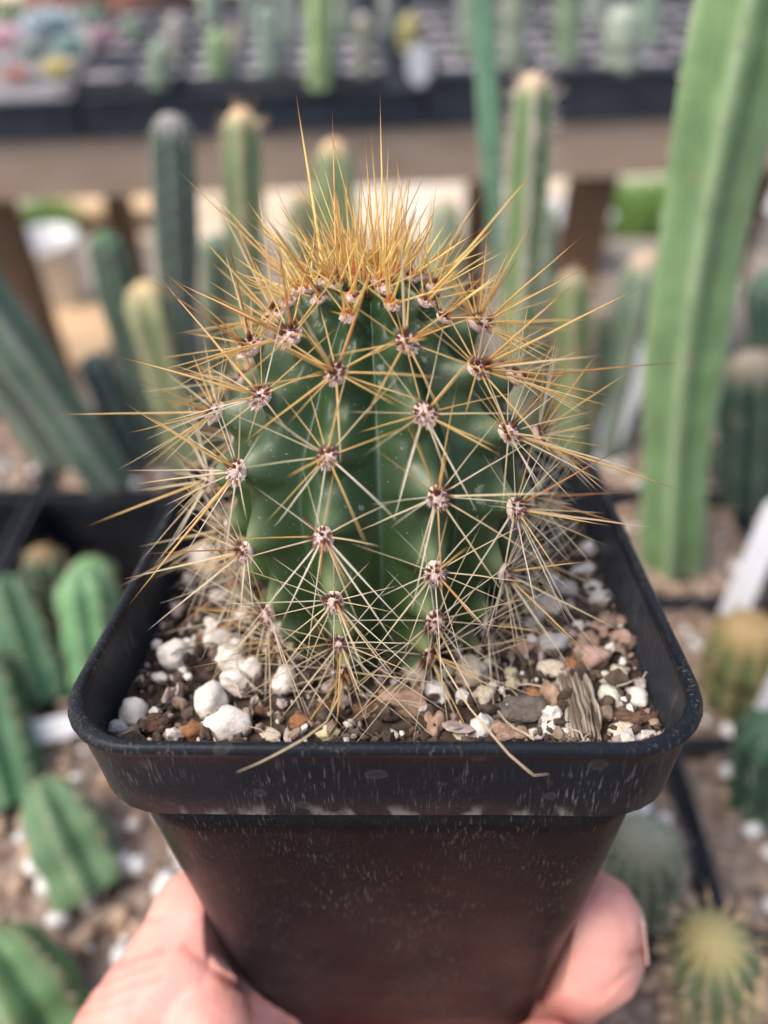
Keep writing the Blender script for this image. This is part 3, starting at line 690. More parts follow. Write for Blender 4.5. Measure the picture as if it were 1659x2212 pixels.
def inside(x, y, lim=.0449, rc=.0126):
    qx, qy = abs(x) - (lim - rc), abs(y) - (lim - rc)
    if qx > 0 and qy > 0:
        l = math.hypot(qx, qy)
        if l > rc: return math.copysign(lim - rc + qx * rc / l, x), math.copysign(lim - rc + qy * rc / l, y)
    return max(-lim, min(lim, x)), max(-lim, min(lim, y))
gi = 0
def ground_rock(px, py, rx, ry, kind, label, zr=None):
    global gi
    P0 = on_soil(px, py, SOILZ + .0012); d = (P0 - CPOS).dot(CF); a = rx / FPX * d; b_ = ry / FPX * d
    rz = min(a, b_) * (.95 if kind not in 'dk' else .7)
    P = on_soil(px, py, SOILZ + rz * .55); yaw = random.uniform(-.3, .3) + (math.pi if gi % 2 else 0)
    nm, ct = GN[kind]
    lim = .0447 - max(a, .0015) * .75; P.x, P.y = inside(P.x, P.y, .0449 - max(a, b_) * .9, .0126)
    o = obj(nm, getrock(kind, gi)); o.matrix_world = MP @ Matrix.Translation(P) @ Matrix.Rotation(yaw, 4, 'Z') @ Matrix.Rotation(random.uniform(-.25, .25), 4, 'X') @ Matrix.Diagonal((a, max(b_ * .95, a * .55), rz if rz > b_ * .8 else b_ * .8, 1))
    tag(o, label, ct); gi += 1
for g_ in GR: ground_rock(*g_)
# wood sliver: a splintered stick of parallel fibres
SLV = NT('splintered_wood'); f_ = SLV.noise(700, 4, (1, .06, 1)); SLV.bump(f_, .0004); SLV = SLV.out(SLV.mix(SLV.ramp(f_, .35, .65), (.13, .10, .075), (.40, .35, .29)), .85, .2)
A = on_soil(1236, 1462, SOILZ + .0028); B_ = on_soil(1272, 1600, SOILZ + .0016); ax = B_ - A
x_, y_, z_ = frame(ax, Vector((0, 0, 1)))   # z_ along the stick, y_ upward
m = MB(); g = np.random.default_rng(5)
for i in range(13):
    off = (i / 12 - .5) * .0046 + g.normal(0, .0002); wd = g.uniform(.0003, .0006); l0 = g.uniform(-.0012, .001); l1 = ax.length + g.uniform(-.0022, .0004); hh = .0010 + .0012 * g.random() - abs(off) * .1
    V = []
    for s_ in np.linspace(0, 1, 7):
        q = l0 + (l1 - l0) * s_; e = .45 if s_ in (0, 1) else 1; jx, jz = g.normal(0, .00018, 2)
        for cx_, cz_ in ((-1, -1), (1, -1), (.8, .6), (0, 1), (-.8, .6)): V.append(Vector((off + cx_ * wd * e + jx, q, hh * cz_ * e + jz)))
    Fc = [tuple(range(4, -1, -1)), tuple(range(30, 35))]
    for j in range(6):
        for kq in range(5): a = j * 5 + kq; c = j * 5 + (kq + 1) % 5; Fc.append((a, c, c + 5, a + 5))
    m.add(V, Fc)
o = obj('wood_sliver', m.mesh('wood_sliver', [SLV], False)); o.matrix_world = MP @ mat_from(x_, z_, y_ * -1 if y_.z < 0 else y_, A); tag(o, 'greyish splintered sliver of wood lying in the soil near the front lip', 'wood sliver')
# soil bed with fine grit, crumbs and fibres: uncountable
SB = simple('dark_wet_soil', (.034, .024, .019), (.078, .055, .043), 260, .95, .0006, 700)
G1 = simple('dark_crumb', (.045, .031, .025), (.12, .085, .066), 300, .95); G2 = simple('brown_crumb', (.20, .14, .105), (.32, .25, .20), 300, .9); G3 = simple('pale_crumb', (.58, .54, .49), (.78, .76, .73), 300, .9); G4 = simple('pink_grey_crumb', (.34, .27, .25), (.46, .39, .36), 300, .9); G5 = simple('root_fibre', (.34, .27, .21), (.5, .42, .34), 300, .8)
m = MB(); n = 44; V = []; Fc = []
for j in range(n + 1):
    for i in range(n + 1):
        x, y = (i / n - .5) * .0892, (j / n - .5) * .0892
        V.append((x, y, SOILZ + .0012 * noise.noise(Vector((x * 160, y * 160, 0))) + .0007 * noise.noise(Vector((x * 500, y * 500, 4)))))
for j in range(n):
    for i in range(n): a = j * (n + 1) + i; Fc.append((a, a + 1, a + n + 2, a + n + 1))
V = [(*inside(x, y), z) for x, y, z in V]
m.add(V, Fc, 0)
g = np.random.default_rng(21)
for i in range(3300):
    x, y = g.uniform(-.0442, .0442, 2)
    if math.hypot(x + .0015, y) < .0165: continue
    rr = g.choice([.0005, .0008, .0012, .0018], p=[.50, .36, .12, .02]) * g.uniform(.8, 1.3); typ = g.choice([1, 2, 3, 4], p=[.58, .20, .10, .12])
    x, y = inside(x, y, .0446 - rr * 2)
    s = g.uniform(.35, 1.5, 3) if typ != 3 else g.uniform(.7, 1.2, 3); Rm = np.array(Matrix.Rotation(g.uniform(0, 6.3), 3, Vector(g.normal(0, 1, 3))))
    base = i1V if rr < .0013 else i2V; Vv = (base * s * rr * g.uniform(.7, 1.2, (len(base), 1))) @ Rm.T + np.array([x, y, SOILZ + rr * .5 + g.uniform(0, .0014)])
    m.add(Vv, i1F if rr < .0013 else i2F, typ)
for i in range(110):     # root hairs and bark fibres
    x, y = g.uniform(-.042, .042, 2); a = g.uniform(0, 6.28); L = g.uniform(.003, .011); r0 = g.uniform(.00007, .00022)
    if math.hypot(x + .0015, y) < .0175: continue
    P = Vector((x, y, SOILZ + g.uniform(.001, .0035))); prev = None; V = []
    for s_ in range(6):
        a += g.normal(0, .28); P = P + Vector((math.cos(a), math.sin(a), g.normal(0, .25))) * L / 5; P.x, P.y = inside(P.x, P.y, .0440)
        sx = Vector((-math.sin(a), math.cos(a), 0)); V += [P + sx * r0, P - sx * r0, P + Vector((0, 0, r0 * 1.6))]
    Fc = []
    for j in range(5):
        for kq in range(3): p = j * 3 + kq; c = j * 3 + (kq + 1) % 3; Fc.append((p, c, c + 3, p + 3))
    m.add(V, Fc, 5 if i % 3 else 1)
o = obj('potting_soil', m.mesh('potting_soil', [SB, G1, G2, G3, G4, G5], False)); o.matrix_world = MP; tag(o, 'dark brown potting soil with fine grit and fibres inside the held pot', 'soil', kind='stuff')

# ================================================================== THE CACTUS
CXo = -.0015; NR = 11; TH0 = R(-13.0); STEP = 2 * math.pi / NR
pz = [-.0175, -.012, -.006, .0, .010, .020, .030, .0385, .0449, .0489, .0510, .0515, .0512]
pr = [.0198, .0209, .0221, .0233, .0250, .0262, .0243, .0192, .0138, .0094, .0058, .0032, .0001]
# arc length table along a smooth profile
def catmull(xs, n=40):
    o = []; xs = [2 * xs[0] - xs[1]] + list(xs) + [2 * xs[-1] - xs[-2]]
    for i in range(1, len(xs) - 2):
        for q in range(n):
            t_ = q / n; a, b, c, d = xs[i - 1:i + 3]; o.append(.5 * (2 * b + (c - a) * t_ + (2 * a - 5 * b + 4 * c - d) * t_ ** 2 + (3 * b - a - 3 * c + d) * t_ ** 3))
    o.append(xs[-2]); return np.array(o)
PR, PZ = np.maximum(catmull(pr), .0001), catmull(pz)
S_ = np.concatenate([[0], np.cumsum(np.hypot(np.diff(PR), np.diff(PZ)))]); SL = S_[-1]
def prof(s):
    r_ = np.interp(s, S_, PR); z = np.interp(s, S_, PZ); e = SL * .004
    dr = np.interp(s + e, S_, PR) - np.interp(s - e, S_, PR); dz = np.interp(s + e, S_, PZ) - np.interp(s - e, S_, PZ); l = np.hypot(dr, dz) + 1e-12
    return r_, z, dz / l, -dr / l
def s_of_z(z): i = np.argmax(PZ); return float(np.interp(z + max(0, z - .040) * .25, PZ[:i], S_[:i]))
zA = [-.0135, -.0073, -.0001, .0096, .0215, .0321, .0412, .0463]
zB = [-.0115, -.0042, .0040, .0147, .0265, .0364, .0436, .0471]
zC = [-.0125, -.0063, .0008, .0143, .0273, .0372, .0437, .0474]
zD = [-.0110, -.0037, .0071, .0200, .0311, .0396, .0450]
zE = [-.013, -.008, .0, .0104, .020, .0310, .0408, .0460]
zF = [-.012, -.005, .0030, .0138, .0253, .0349, .0424, .0472]
order = [zA, zB, zD, zF]                         # ribs to the right of A
ribz = {0: zA, 1: zB, 2: zD, 3: zF, NR - 1: zC, NR - 2: zE}
for i in range(4, NR - 2):
    base = zC if i % 2 else zE; ribz[i] = [z + random.uniform(-.0012, .0012) for z in base[:-1]] + [base[-1]]
ribang = [TH0 + STEP * i + (R({0: 0, 1: 1.5, 2: 1.0, NR - 1: .0, NR - 2: 1.}.get(i, random.uniform(-1, 1)))) for i in range(NR)]
ribs_s = []
for i in range(NR):
    ss = [s_of_z(z) for z in ribz[i]]
    top = ss[-1]; extra = []
    for q in range(2 if i % 2 else 1):
        nx_ = top + .0034 * (q + 1) * (.86 ** q)
        if nx_ < SL - .0035: extra.append(nx_)
    ribs_s.append(np.array(ss + extra))
RA = np.array(sorted([(a % (2 * math.pi)) for a in ribang])); ROR = np.argsort([a % (2 * math.pi) for a in ribang])
def surf(th, s):
    """th, s arrays -> points, crest weight, valley weight"""
    th = np.asarray(th, float) % (2 * math.pi); s = np.asarray(s, float)
    r_, z, nr_, nz = prof(s)
    ext = np.concatenate([[RA[-1] - 2 * math.pi], RA, [RA[0] + 2 * math.pi]]); idx = np.searchsorted(ext, th) - 1; idx = np.clip(idx, 0, len(ext) - 2)
    lo, hi = ext[idx], ext[idx + 1]; q = (th - lo) / (hi - lo); near = np.where(q < .5, idx, idx + 1); dlt = np.where(q < .5, q, 1 - q) * 2
    rib = ROR[(near - 1) % NR]
    f = np.zeros_like(s); below = np.full_like(s, -1.); 
    for i in range(NR):
        mk = rib == i
        if not mk.any(): continue
        a = ribs_s[i]; ph = np.interp(s[mk], a, np.arange(len(a)), left=np.nan, right=len(a) - 1); lowm = np.isnan(ph); ph[lowm] = (s[mk][lowm] - a[0]) / .008; f[mk] = ph
    fr = f - np.floor(f)
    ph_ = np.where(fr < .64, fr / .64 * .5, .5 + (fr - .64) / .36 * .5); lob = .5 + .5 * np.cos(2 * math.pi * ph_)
    sc = np.minimum(1., r_ / .019); sc2 = np.minimum(1., r_ / .012)
    wid = .24 + .26 * lob
    wgt = np.exp(-(dlt / wid) ** 2)
    d = -.0047 * sc * (dlt ** 1.25) * (1 - .10 * dlt ** 8) + sc2 * wgt * (.0036 * (lob - .42))
    R_ = r_ + d * nr_; Z = z + d * nz
    R_ = np.maximum(R_, .00005)
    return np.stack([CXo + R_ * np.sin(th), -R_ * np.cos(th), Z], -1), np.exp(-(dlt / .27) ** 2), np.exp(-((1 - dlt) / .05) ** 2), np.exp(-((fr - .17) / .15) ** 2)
def surf1(th, s): return Vector(surf(np.array([th]), np.array([s]))[0][0])
croot_z = SOILZ
MROOT = MP @ Matrix.Translation((CXo, 0, croot_z)); OFF = Vector((CXo, 0, croot_z))
ct = thing('cactus', 'round ribbed green cactus with long golden spines, planted in the held pot', 'cactus', MROOT)
NTH, NS = 440, 250
ths = np.linspace(0, 2 * math.pi, NTH, endpoint=False); sv = np.linspace(0, SL, NS)
TT, SS = np.meshgrid(ths, sv); P, cr_, va_, lo_ = surf(TT.ravel(), SS.ravel()); zz = P[:, 2].copy()
Vv = P - np.array(OFF)
I = np.arange(NTH * NS).reshape(NS, NTH); a_ = I[:-1]; b_ = np.roll(I, -1, 1)[:-1]; c_ = np.roll(I, -1, 1)[1:]; d_ = I[1:]
me = newmesh('cactus_body', Vv, np.stack([a_, b_, c_, d_], -1).reshape(-1, 4).tolist())
fattr(me, 'crest', cr_ * lo_); fattr(me, 'ridge', cr_); fattr(me, 'valley', va_); fattr(me, 'low', np.clip((.026 - zz) / .034, 0, 1))  # crest: bloom on the ribs, with skylight painted above each areole
k = NT('cactus_skin')
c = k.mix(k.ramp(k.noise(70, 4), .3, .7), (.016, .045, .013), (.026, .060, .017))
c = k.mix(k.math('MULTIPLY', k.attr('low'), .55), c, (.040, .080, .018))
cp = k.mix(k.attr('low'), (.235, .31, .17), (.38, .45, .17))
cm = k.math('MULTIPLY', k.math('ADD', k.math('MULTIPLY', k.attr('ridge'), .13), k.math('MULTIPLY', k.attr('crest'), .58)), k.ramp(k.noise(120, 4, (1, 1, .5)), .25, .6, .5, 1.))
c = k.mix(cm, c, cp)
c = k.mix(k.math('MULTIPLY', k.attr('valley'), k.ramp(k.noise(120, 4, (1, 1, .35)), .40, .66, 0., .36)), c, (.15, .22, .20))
vein = k.ramp(k.noise(260, 3, (1, 1, .06)), .60, .72, 0, .28)
c = k.mix(k.math('MULTIPLY', vein, k.ramp(k.noise(45, 2), .45, .6)), c, (.16, .25, .20))
c = k.mix(k.ramp(k.noise(1700, 2), .68, .75, 0, .38), c, (.42, .47, .42))
c = k.mix(k.ramp(k.noise(260, 5), .68, .75, 0, .45), c, (.33, .40, .34))
k.bump(k.noise(1300, 3), .00004)
c = k.mix(k.math('MULTIPLY', k.ramp(k.attr('low'), .82, 1.0), k.ramp(k.noise(330, 5), .48, .62, 0, .75)), c, (.30, .23, .14))
c = k.mix(k.ramp(k.noise(34, 5), .60, .72, 0, .28), c, (.15, .20, .17))
k.m = k.out(c, k.ramp(k.noise(120, 3), .3, .7, .34, .52), .45, .06, (.4, 1, .25), .0012)
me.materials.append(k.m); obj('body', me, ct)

# ---- areoles (felted cushions) and spines
WOOL = NT('areole_felt'); wa = WOOL.attr('t'); cc = WOOL.mix(WOOL.rand(), (.86, .70, .65), (.87, .74, .64)); cc = WOOL.mix(wa, WOOL.mix(WOOL.ramp(WOOL.noise(1.6, 3), .34, .46), (.52, .26, .20), (.82, .63, .57)), cc); WOOL = WOOL.out(cc, .9, .1, .2, (1, .7, .6), .0004)
def wool_mesh(seed):
    g = np.random.default_rng(seed); V = []; Fc = []; T = []
    for v in i2V:
        p = Vector(v); q = 1 + .16 * noise.noise(p * 3 + Vector((seed, 0, 0))); V.append(Vector((p.x * .80 * q, p.y * 1.0 * q, p.z * .62 * q))); T.append(0)
    Fc += [tuple(f) for f in i2F]
    for _ in range(260):
        a = g.uniform(0, 6.28); ph = math.acos(g.uniform(.0, 1)); D = Vector((math.sin(ph) * math.cos(a), math.sin(ph) * math.sin(a) - .12, math.cos(ph)))
        B = Vector((D.x * .76, D.y * .96, D.z * .58)); L = g.uniform(.14, .36) * (1.15 if D.y < 0 else .85); D2 = (D + Vector(g.normal(0, .45, 3)) + Vector((0, -.25, 0))).normalized()
        x, y, z = frame(D2, Vector((.2, .3, .9))); rr = .038; n = len(V)
        for sgm, (f_, w_) in enumerate(((0, 1), (.5, .85))):
            for q in (0, 2.09, 4.19): V.append(B + D2 * L * f_ + Vector(g.normal(0, .03, 3)) * sgm + (x * math.cos(q) + y * math.sin(q)) * rr * w_); T.append(.3 + .7 * f_)
        V.append(B + D2 * L + Vector((0, -.08, 0))); T.append(1.)
        for q in range(3): c2 = (q + 1) % 3; Fc += [(n + q, n + c2, n + 3 + c2, n + 3 + q), (n + 3 + q, n + 3 + c2, n + 6)]
    me = newmesh('areole_felt', V, Fc, [WOOL], False); fattr(me, 't', T); return me
WM = [wool_mesh(i) for i in range(4)]
def spine_mat(name, base, mid, tip, tipa):
    k = NT(name); t_ = k.attr('t'); rr_ = k.rand()
    c = k.mix(k.math('MULTIPLY', rr_, .6), mid, tuple(min(.95, x * 1.3 + .06) for x in mid))
    c = k.mix(k.ramp(t_, .55 if name[:5] == 'young' else .12, .05, 0, .95), c, base); c = k.mix(k.ramp(t_, tipa, 1.0), c, tip)
    k.out(c, .38, .45)
    k.put(k.b.inputs['Subsurface Weight'], .0); tr = k.n('ShaderNodeBsdfTranslucent'); k.put(tr.inputs[0], c); ms = k.n('ShaderNodeMixShader'); k.put(ms.inputs[0], .48)
    o = k.t.nodes['Material Output']; k.t.links.new(k.b.outputs[0], ms.inputs[1]); k.t.links.new(tr.outputs[0], ms.inputs[2]); k.t.links.new(ms.outputs[0], o.inputs[0]); return k.m
SM = [spine_mat('amber_spine', (.20, .055, .03), (.80, .54, .22), (.36, .17, .07), .74),
      spine_mat('tan_spine_old', (.20, .055, .035), (.80, .64, .44), (.64, .50, .38), .80),
      spine_mat('straw_white_spine', (.26, .09, .055), (.88, .77, .61), (.86, .79, .70), .85),
      spine_mat('golden_spine', (.80, .38, .14), (.94, .70, .29), (.50, .25, .09), .66),
      spine_mat('brown_spine_strong', (.14, .035, .025), (.62, .32, .12), (.30, .13, .07), .60),
      spine_mat('young_core_spine', (.95, .40, .17), (.94, .68, .29), (.45, .21, .08), .68)]
def spine_geo(bend, seed, n=7, sides=5):
    g = np.random.default_rng(seed); V = []; T = []; Fc = []; kink = g.normal(0, .25, n + 1)
    for j in range(n):
        u = (j / (n - 1)) ** 1.25; rad = (2.3 if j == 0 else 1.0) * (1 - u) ** .55 * (1 - .12 * u) if u < 1 else 0
        rad = max(rad, .04)
        for i in range(sides):
            a = 2 * math.pi * i / sides; V.append((bend * u * u + kink[j] * u + rad * math.cos(a), rad * math.sin(a) + kink[-j - 1] * .6 * u, u)); T.append(u)
    for j in range(n - 1):
        for i in range(sides): a = j * sides + i; c = j * sides + (i + 1) % sides; Fc.append((a, c, c + sides, a + sides))
    return np.array(V), Fc, np.array(T)
SG = [spine_geo(b_, i) for i, b_ in enumerate((0, 1.6, 3.2, 5.5, -1.2, 9.))]
SMESH = {}
def smesh(gi_, mi):
    if (gi_, mi) not in SMESH:
        V, Fc, T = SG[gi_]; me = newmesh('spine', V, Fc, [SM[mi]]); fattr(me, 't', T); SMESH[(gi_, mi)] = me
    return SMESH[(gi_, mi)]
AR = []; SP = []
def add_spine(ai, P, D, L, wd, mi, gi_, up=None):
    D = D.normalized(); up = up or Vector((0, 0, 1)); x = (D * D.dot(up) - up)            # bend sags downward
    if x.length < 1e-4: x = Vector((1, 0, 0))
    x.normalize(); y = D.cross(x); SP.append((ai, mat_from(x, y, D, P, (wd, wd, L)), mi, gi_, P + D * L))
for i in range(NR):
    na = len(ribs_s[i])
    for j, s in enumerate(ribs_s[i]):
        th = ribang[i] + R(random.uniform(-1.2, 1.2)); e = .0007
        p = surf1(th, s); r_, z, nr_, nz = prof(s); n0 = Vector((math.sin(th) * nr_, -math.cos(th) * nr_, float(nz)))
        up = Vector((-math.sin(th) * nz, math.cos(th) * nz, float(nr_))); up = (up - n0 * up.dot(n0)).normalized()
        n1 = (n0 + up * .25).normalized(); up = (up - n1 * up.dot(n1)).normalized(); side = up.cross(n1)
        size = (.00176 if z < .04 else .00192) * random.uniform(.9, 1.12) * (.66 if r_ < .0135 and z > .03 else 1)
        if z < 0: size *= .8
        ai = len(AR); AR.append((mat_from(side, up, n1, p + n1 * size * .12, (size, size, size)), th, z, n1, p))
        top = z > .0395; crown = r_ < .0125 and z > .03
        age = max(0., min(1., (.040 - z) / .05))
        nrad = (random.choice((8, 9, 9, 10)) if top else (random.choice((11, 12, 13)) if z > .012 else random.choice((13, 14, 15)))) if not crown else 4
        if j == 0: nrad = 9
        if not crown and abs(((th + math.pi) % (2 * math.pi)) - math.pi) > .85: nrad += 4
        a0 = random.uniform(0, 6.28)
        for q in range(nrad):
            a = a0 + 2 * math.pi * (q + random.uniform(-.28, .28)) / nrad; el = R(random.uniform(12, 34) if not crown else random.uniform(35, 65))
            D = (side * math.cos(a) + up * math.sin(a)) * math.cos(el) + n1 * math.sin(el)
            L = random.uniform(.0095, .0175) * (1.0 if not top else 1.1) * (1.12 if math.sin(a) < -.3 else 1.)
            if z < .005: L *= 1.45
            if crown: L *= .62
            elif top and math.sin(a) > .2: L *= .88
            mi = 0 if top else random.choices((0, 1, 2), (max(.04, .6 - age * 1.3), .6, .12 + .75 * age))[0]
            if crown: mi = random.choice((0, 3, 3))
            add_spine(ai, p + n1 * size * .42 + (side * math.cos(a) + up * math.sin(a)) * size * .50, D, L, random.uniform(.000095, .000155) * (1.25 if top else 1), mi, random.choice((0, 1, 1, 2, 2, 3, 3, 4, 5)))
        nc = random.choice((2, 2, 3, 4)) if not top else random.choice((3, 4, 4))
        if crown: nc = 2
        for q in range(nc):
            a = random.uniform(0, 6.28); el = R(random.uniform(42, 78)); D = (side * math.cos(a) + up * math.sin(a)) * math.cos(el) + n1 * math.sin(el)
            if top: D = (D + n0 * .2 + Vector((0, 0, .12))).normalized()
            if crown: D = (Vector((0, 0, 1)) + Vector((n0.x, n0.y, 0)) * 1.5 + Vector([random.gauss(0, .38), random.gauss(0, .38), 0])).normalized()
            L = random.uniform(.008, .020) if not top else random.uniform(.012, .0215)
            if crown: L *= .72
            mi = random.choice((0, 0, 1, 4)) if not crown else random.choice((3, 3, 0, 4))
            add_spine(ai, p + n1 * size * .62 + (side * math.cos(a) + up * math.sin(a)) * size * .3, D, L, random.uniform(.00016, .00022) * (1.25 if top else 1), mi, random.choice((0, 0, 1, 1, 4)))
# the crown: dense young spines standing on the growing point
ap = Vector((CXo, 0, .0506))
g = np.random.default_rng(3); acr = [i for i, a in enumerate(AR) if (a[4] - ap).length < .012]
for q in range(84):
    a = g.uniform(0, 6.28); rr = .0056 * math.sqrt(g.random()); P = Vector((CXo + rr * math.cos(a), rr * math.sin(a), .0505)); D = Vector((math.cos(a) * rr * 62, math.sin(a) * rr * 62, 1)) + Vector((*g.normal(0, .2, 2), 0))
    ai = min(acr, key=lambda i: (AR[i][4] - P).length)
    add_spine(ai, P, D, g.uniform(.009, .0270) * (1.1 - rr * 100), g.uniform(.00017, .00024), (int(g.choice([5, 5, 3])) if rr < .0034 else int(g.choice([3, 0, 0, 4]))), int(g.choice([0, 0, 1, 4])))
# the long single spines that stand out in the outline: (areole pixel, tip pixel, tip depth minus root depth, material, width)
STAND = [((705, 610), (640, 205), -.002, 3, .00034), ((822, 620), (821, 203), 0, 3, .00025), ((740, 620), (718, 240), .001, 0, .00022), ((850, 620), (840, 300), 0, 0, .00022), ((870, 620), (853, 320), .002, 0, .0002),
 ((640, 640), (385, 368), .0, 0, .00024), ((660, 640), (443, 400), .003, 0, .0002), ((980, 640), (1170, 350), .002, 0, .0003), ((478, 892), (120, 898), -.001, 0, .00021), ((560, 885), (258, 770), .0, 0, .00026),
 ((470, 1040), (190, 1135), .0, 0, .00026), ((1110, 860), (1465, 782), .0, 4, .00024), ((1090, 950), (1475, 1060), .003, 0, .00028), ((1112, 1090), (1405, 1143), .002, 1, .00026), ((1050, 805), (1390, 622), .002, 0, .00028),
 ((538, 1030), (278, 1306), -.006, 0, .00028), ((530, 1180), (320, 1360), -.003, 2, .00021), ((538, 1030), (290, 1045), .0, 1, .00022), ((1112, 1215), (1345, 1365), -.002, 1, .00022), ((1050, 805), (1333, 858), .002, 0, .00022),
 ((1090, 950), (1398, 1022), .004, 1, .00022), ((568, 885), (345, 603), .004, 0, .00026), ((625, 755), (378, 612), .003, 0, .00024), ((530, 1180), (268, 1250), .001, 1, .00022), ((470, 1160), (350, 1235), .002, 1, .0002),
 ((713, 1000), (615, 1032), -.009, 0, .00026), ((713, 1000), (595, 1140), -.003, 2, .0002), ((925, 918), (770, 935), -.003, 0, .0002), ((925, 918), (850, 1125), -.004, 2, .00021), ((925, 918), (1030, 1105), -.003, 2, .0002),
 ((925, 918), (1085, 985), -.004, 0, .00024), ((937, 1075), (775, 1150), -.002, 1, .0002), ((937, 1075), (890, 1320), -.003, 2, .0002), ((708, 1155), (610, 1340), -.002, 2, .0002), ((708, 1155), (850, 1390), -.003, 2, .0002),
 ((708, 1155), (885, 1360), -.001, 2, .00018), ((720, 825), (520, 960), -.004, 0, .00024), ((720, 825), (870, 725), -.004, 0, .00024), ((720, 825), (560, 700), -.002, 0, .0002), ((720, 825), (735, 1000), -.002, 2, .0002), ((720, 825), (930, 875), -.003, 0, .0002),
 ((937, 1228), (1050, 1360), -.002, 1, .0002), ((937, 1228), (800, 1420), -.003, 1, .00021), ((1112, 1090), (960, 1340), -.004, 2, .0002), ((705, 1295), (590, 1470), -.003, 1, .00019), ((705, 1295), (860, 1480), -.003, 1, .00019), ((1075, 1330), (1240, 1590), -.003, 1, .0002),
 ((720, 1390), (600, 1560), -.004, 1, .00018), ((905, 1420), (1000, 1590), -.003, 1, .00018), ((905, 1420), (760, 1580), -.003, 1, .00018), ((1112, 1215), (1230, 1440), -.002, 2, .0002)]
arp = [pproj(a[4]) for a in AR]
front = [i for i, a in enumerate(AR) if a[3].dot(CPOS - a[4]) > -.004]
for (ax_, ay_), (tx, ty), dd, mi, wd in STAND:
    ai = min(front, key=lambda i: (arp[i][0] - ax_) ** 2 + (arp[i][1] - ay_) ** 2); P = AR[ai][4] + AR[ai][3] * .0004
    T = pdepth(tx, ty, arp[ai][2] + dd); D = T - P; add_spine(ai, P, D, D.length, wd, mi, random.choice((0, 4, 0)))
# order by how large each shows, the biggest 300 become objects
def shown(sp):
    ai, M, mi, gi_, T = sp; P = M.translation; a, b, d = pproj(P); a2, b2, d2 = pproj(T); L = math.hypot(a2 - a, b2 - b)
    back = AR[ai][3].dot((CPOS - AR[ai][4]).normalized()); return L * (1 if back > -.15 else .25) * (M.col[0].length / .00016)
SP.sort(key=shown, reverse=True)
aobj = []
for i, (M, th, z, n1, p) in enumerate(AR):
    aobj.append(obj('areole', WM[i % 4], ct, Matrix.Translation(-OFF) @ M))
for sp in SP[:298]:
    ai, M, mi, gi_, T = sp; obj('spine', smesh(gi_, mi), aobj[ai], aobj[ai].matrix_basis.inverted() @ Matrix.Translation(-OFF) @ M)
rest = {}
RV, RF, RI, RT = [], [], [], []; nb = 0
for sp in SP[298:]:
    ai, M, mi, gi_, T = sp; V, Fc, Tt = SG[gi_]; A4 = np.array(Matrix.Translation(-OFF) @ M); W = V @ A4[:3, :3].T + A4[:3, 3]
    RV.append(W); RF += [tuple(q + nb for q in f) for f in Fc]; RI += [mi] * len(Fc); RT.append(Tt); nb += len(V)
me = newmesh('small_spines', np.concatenate(RV), RF, SM, True, RI); fattr(me, 't', np.concatenate(RT)); o = obj('spine', me, ct); o['kind'] = 'stuff'
# two bent old spines hanging over the lip
def bent(pix, wd, mi):
    P = [Vector(pdepth(x, y, d)) for x, y, d in pix]; V = []; T = []; Fc = []; n = len(P)
    for j in range(n):
        D = (P[min(j + 1, n - 1)] - P[max(j - 1, 0)]).normalized(); x, y, z = frame(D, Vector((0, 0, 1)))
        r_ = wd * (1 - (j / (n - 1)) ** 2 * .7)
        for q in range(5): a = 2 * math.pi * q / 5; V.append(P[j] + x * r_ * math.cos(a) + y * r_ * math.sin(a) - OFF); T.append(j / (n - 1))
    for j in range(n - 1):
        for q in range(5): a = j * 5 + q; c = j * 5 + (q + 1) % 5; Fc.append((a, c, c + 5, a + 5))
    me = newmesh('bent_spine', V, Fc, [SM[mi]]); fattr(me, 't', T); o = obj('spine', me, ct); o['label'] = 'old bent spine hanging over the front lip'
bent([(742, 1452, .128), (735, 1500, .123), (705, 1560, .109), (655, 1597, .1037), (605, 1625, .1027), (560, 1648, .1020), (512, 1668, .1010)], .00018, 1)
bent([(918, 1350, .126), (960, 1440, .120), (1015, 1530, .1125), (1070, 1595, .106), (1100, 1630, .1035), (1135, 1660, .102), (1153, 1675, .1012), (1185, 1672, .1015)], .00017, 1)

# ================================================================== THE HAND
SK = NT('skin'); kk = SK
c = kk.mix(kk.ramp(kk.noise(55, 4), .3, .7), (.68, .30, .25), (.75, .39, .33)); c = kk.mix(kk.ramp(kk.noise(160, 3), .45, .7, 0, .35), c, (.66, .27, .23)); c = kk.mix(kk.attr('fold'), c, (.48, .16, .12))  # fold: shadow in the creases put into the colour as deep red
wv = kk.noise(900, 4); kk.bump(kk.math('ADD', wv, kk.noise(260, 3, (1, .35, 1))), .00022)
SK = kk.out(c, .5, .35, .35, (1, .35, .2), .0035)
def ch(pts):          # (px, py, pixel radius, depth) -> spheres in the pot frame
    return [(pdepth(x, y, d), r_ / FPX * d) for x, y, r_, d in pts]
WRIST = (20, 2720, 270, .190)
PALM = [(330, 2420, 190, .176), (480, 2560, 235, .192), (700, 2620, 250, .205), (920, 2600, 230, .213)]
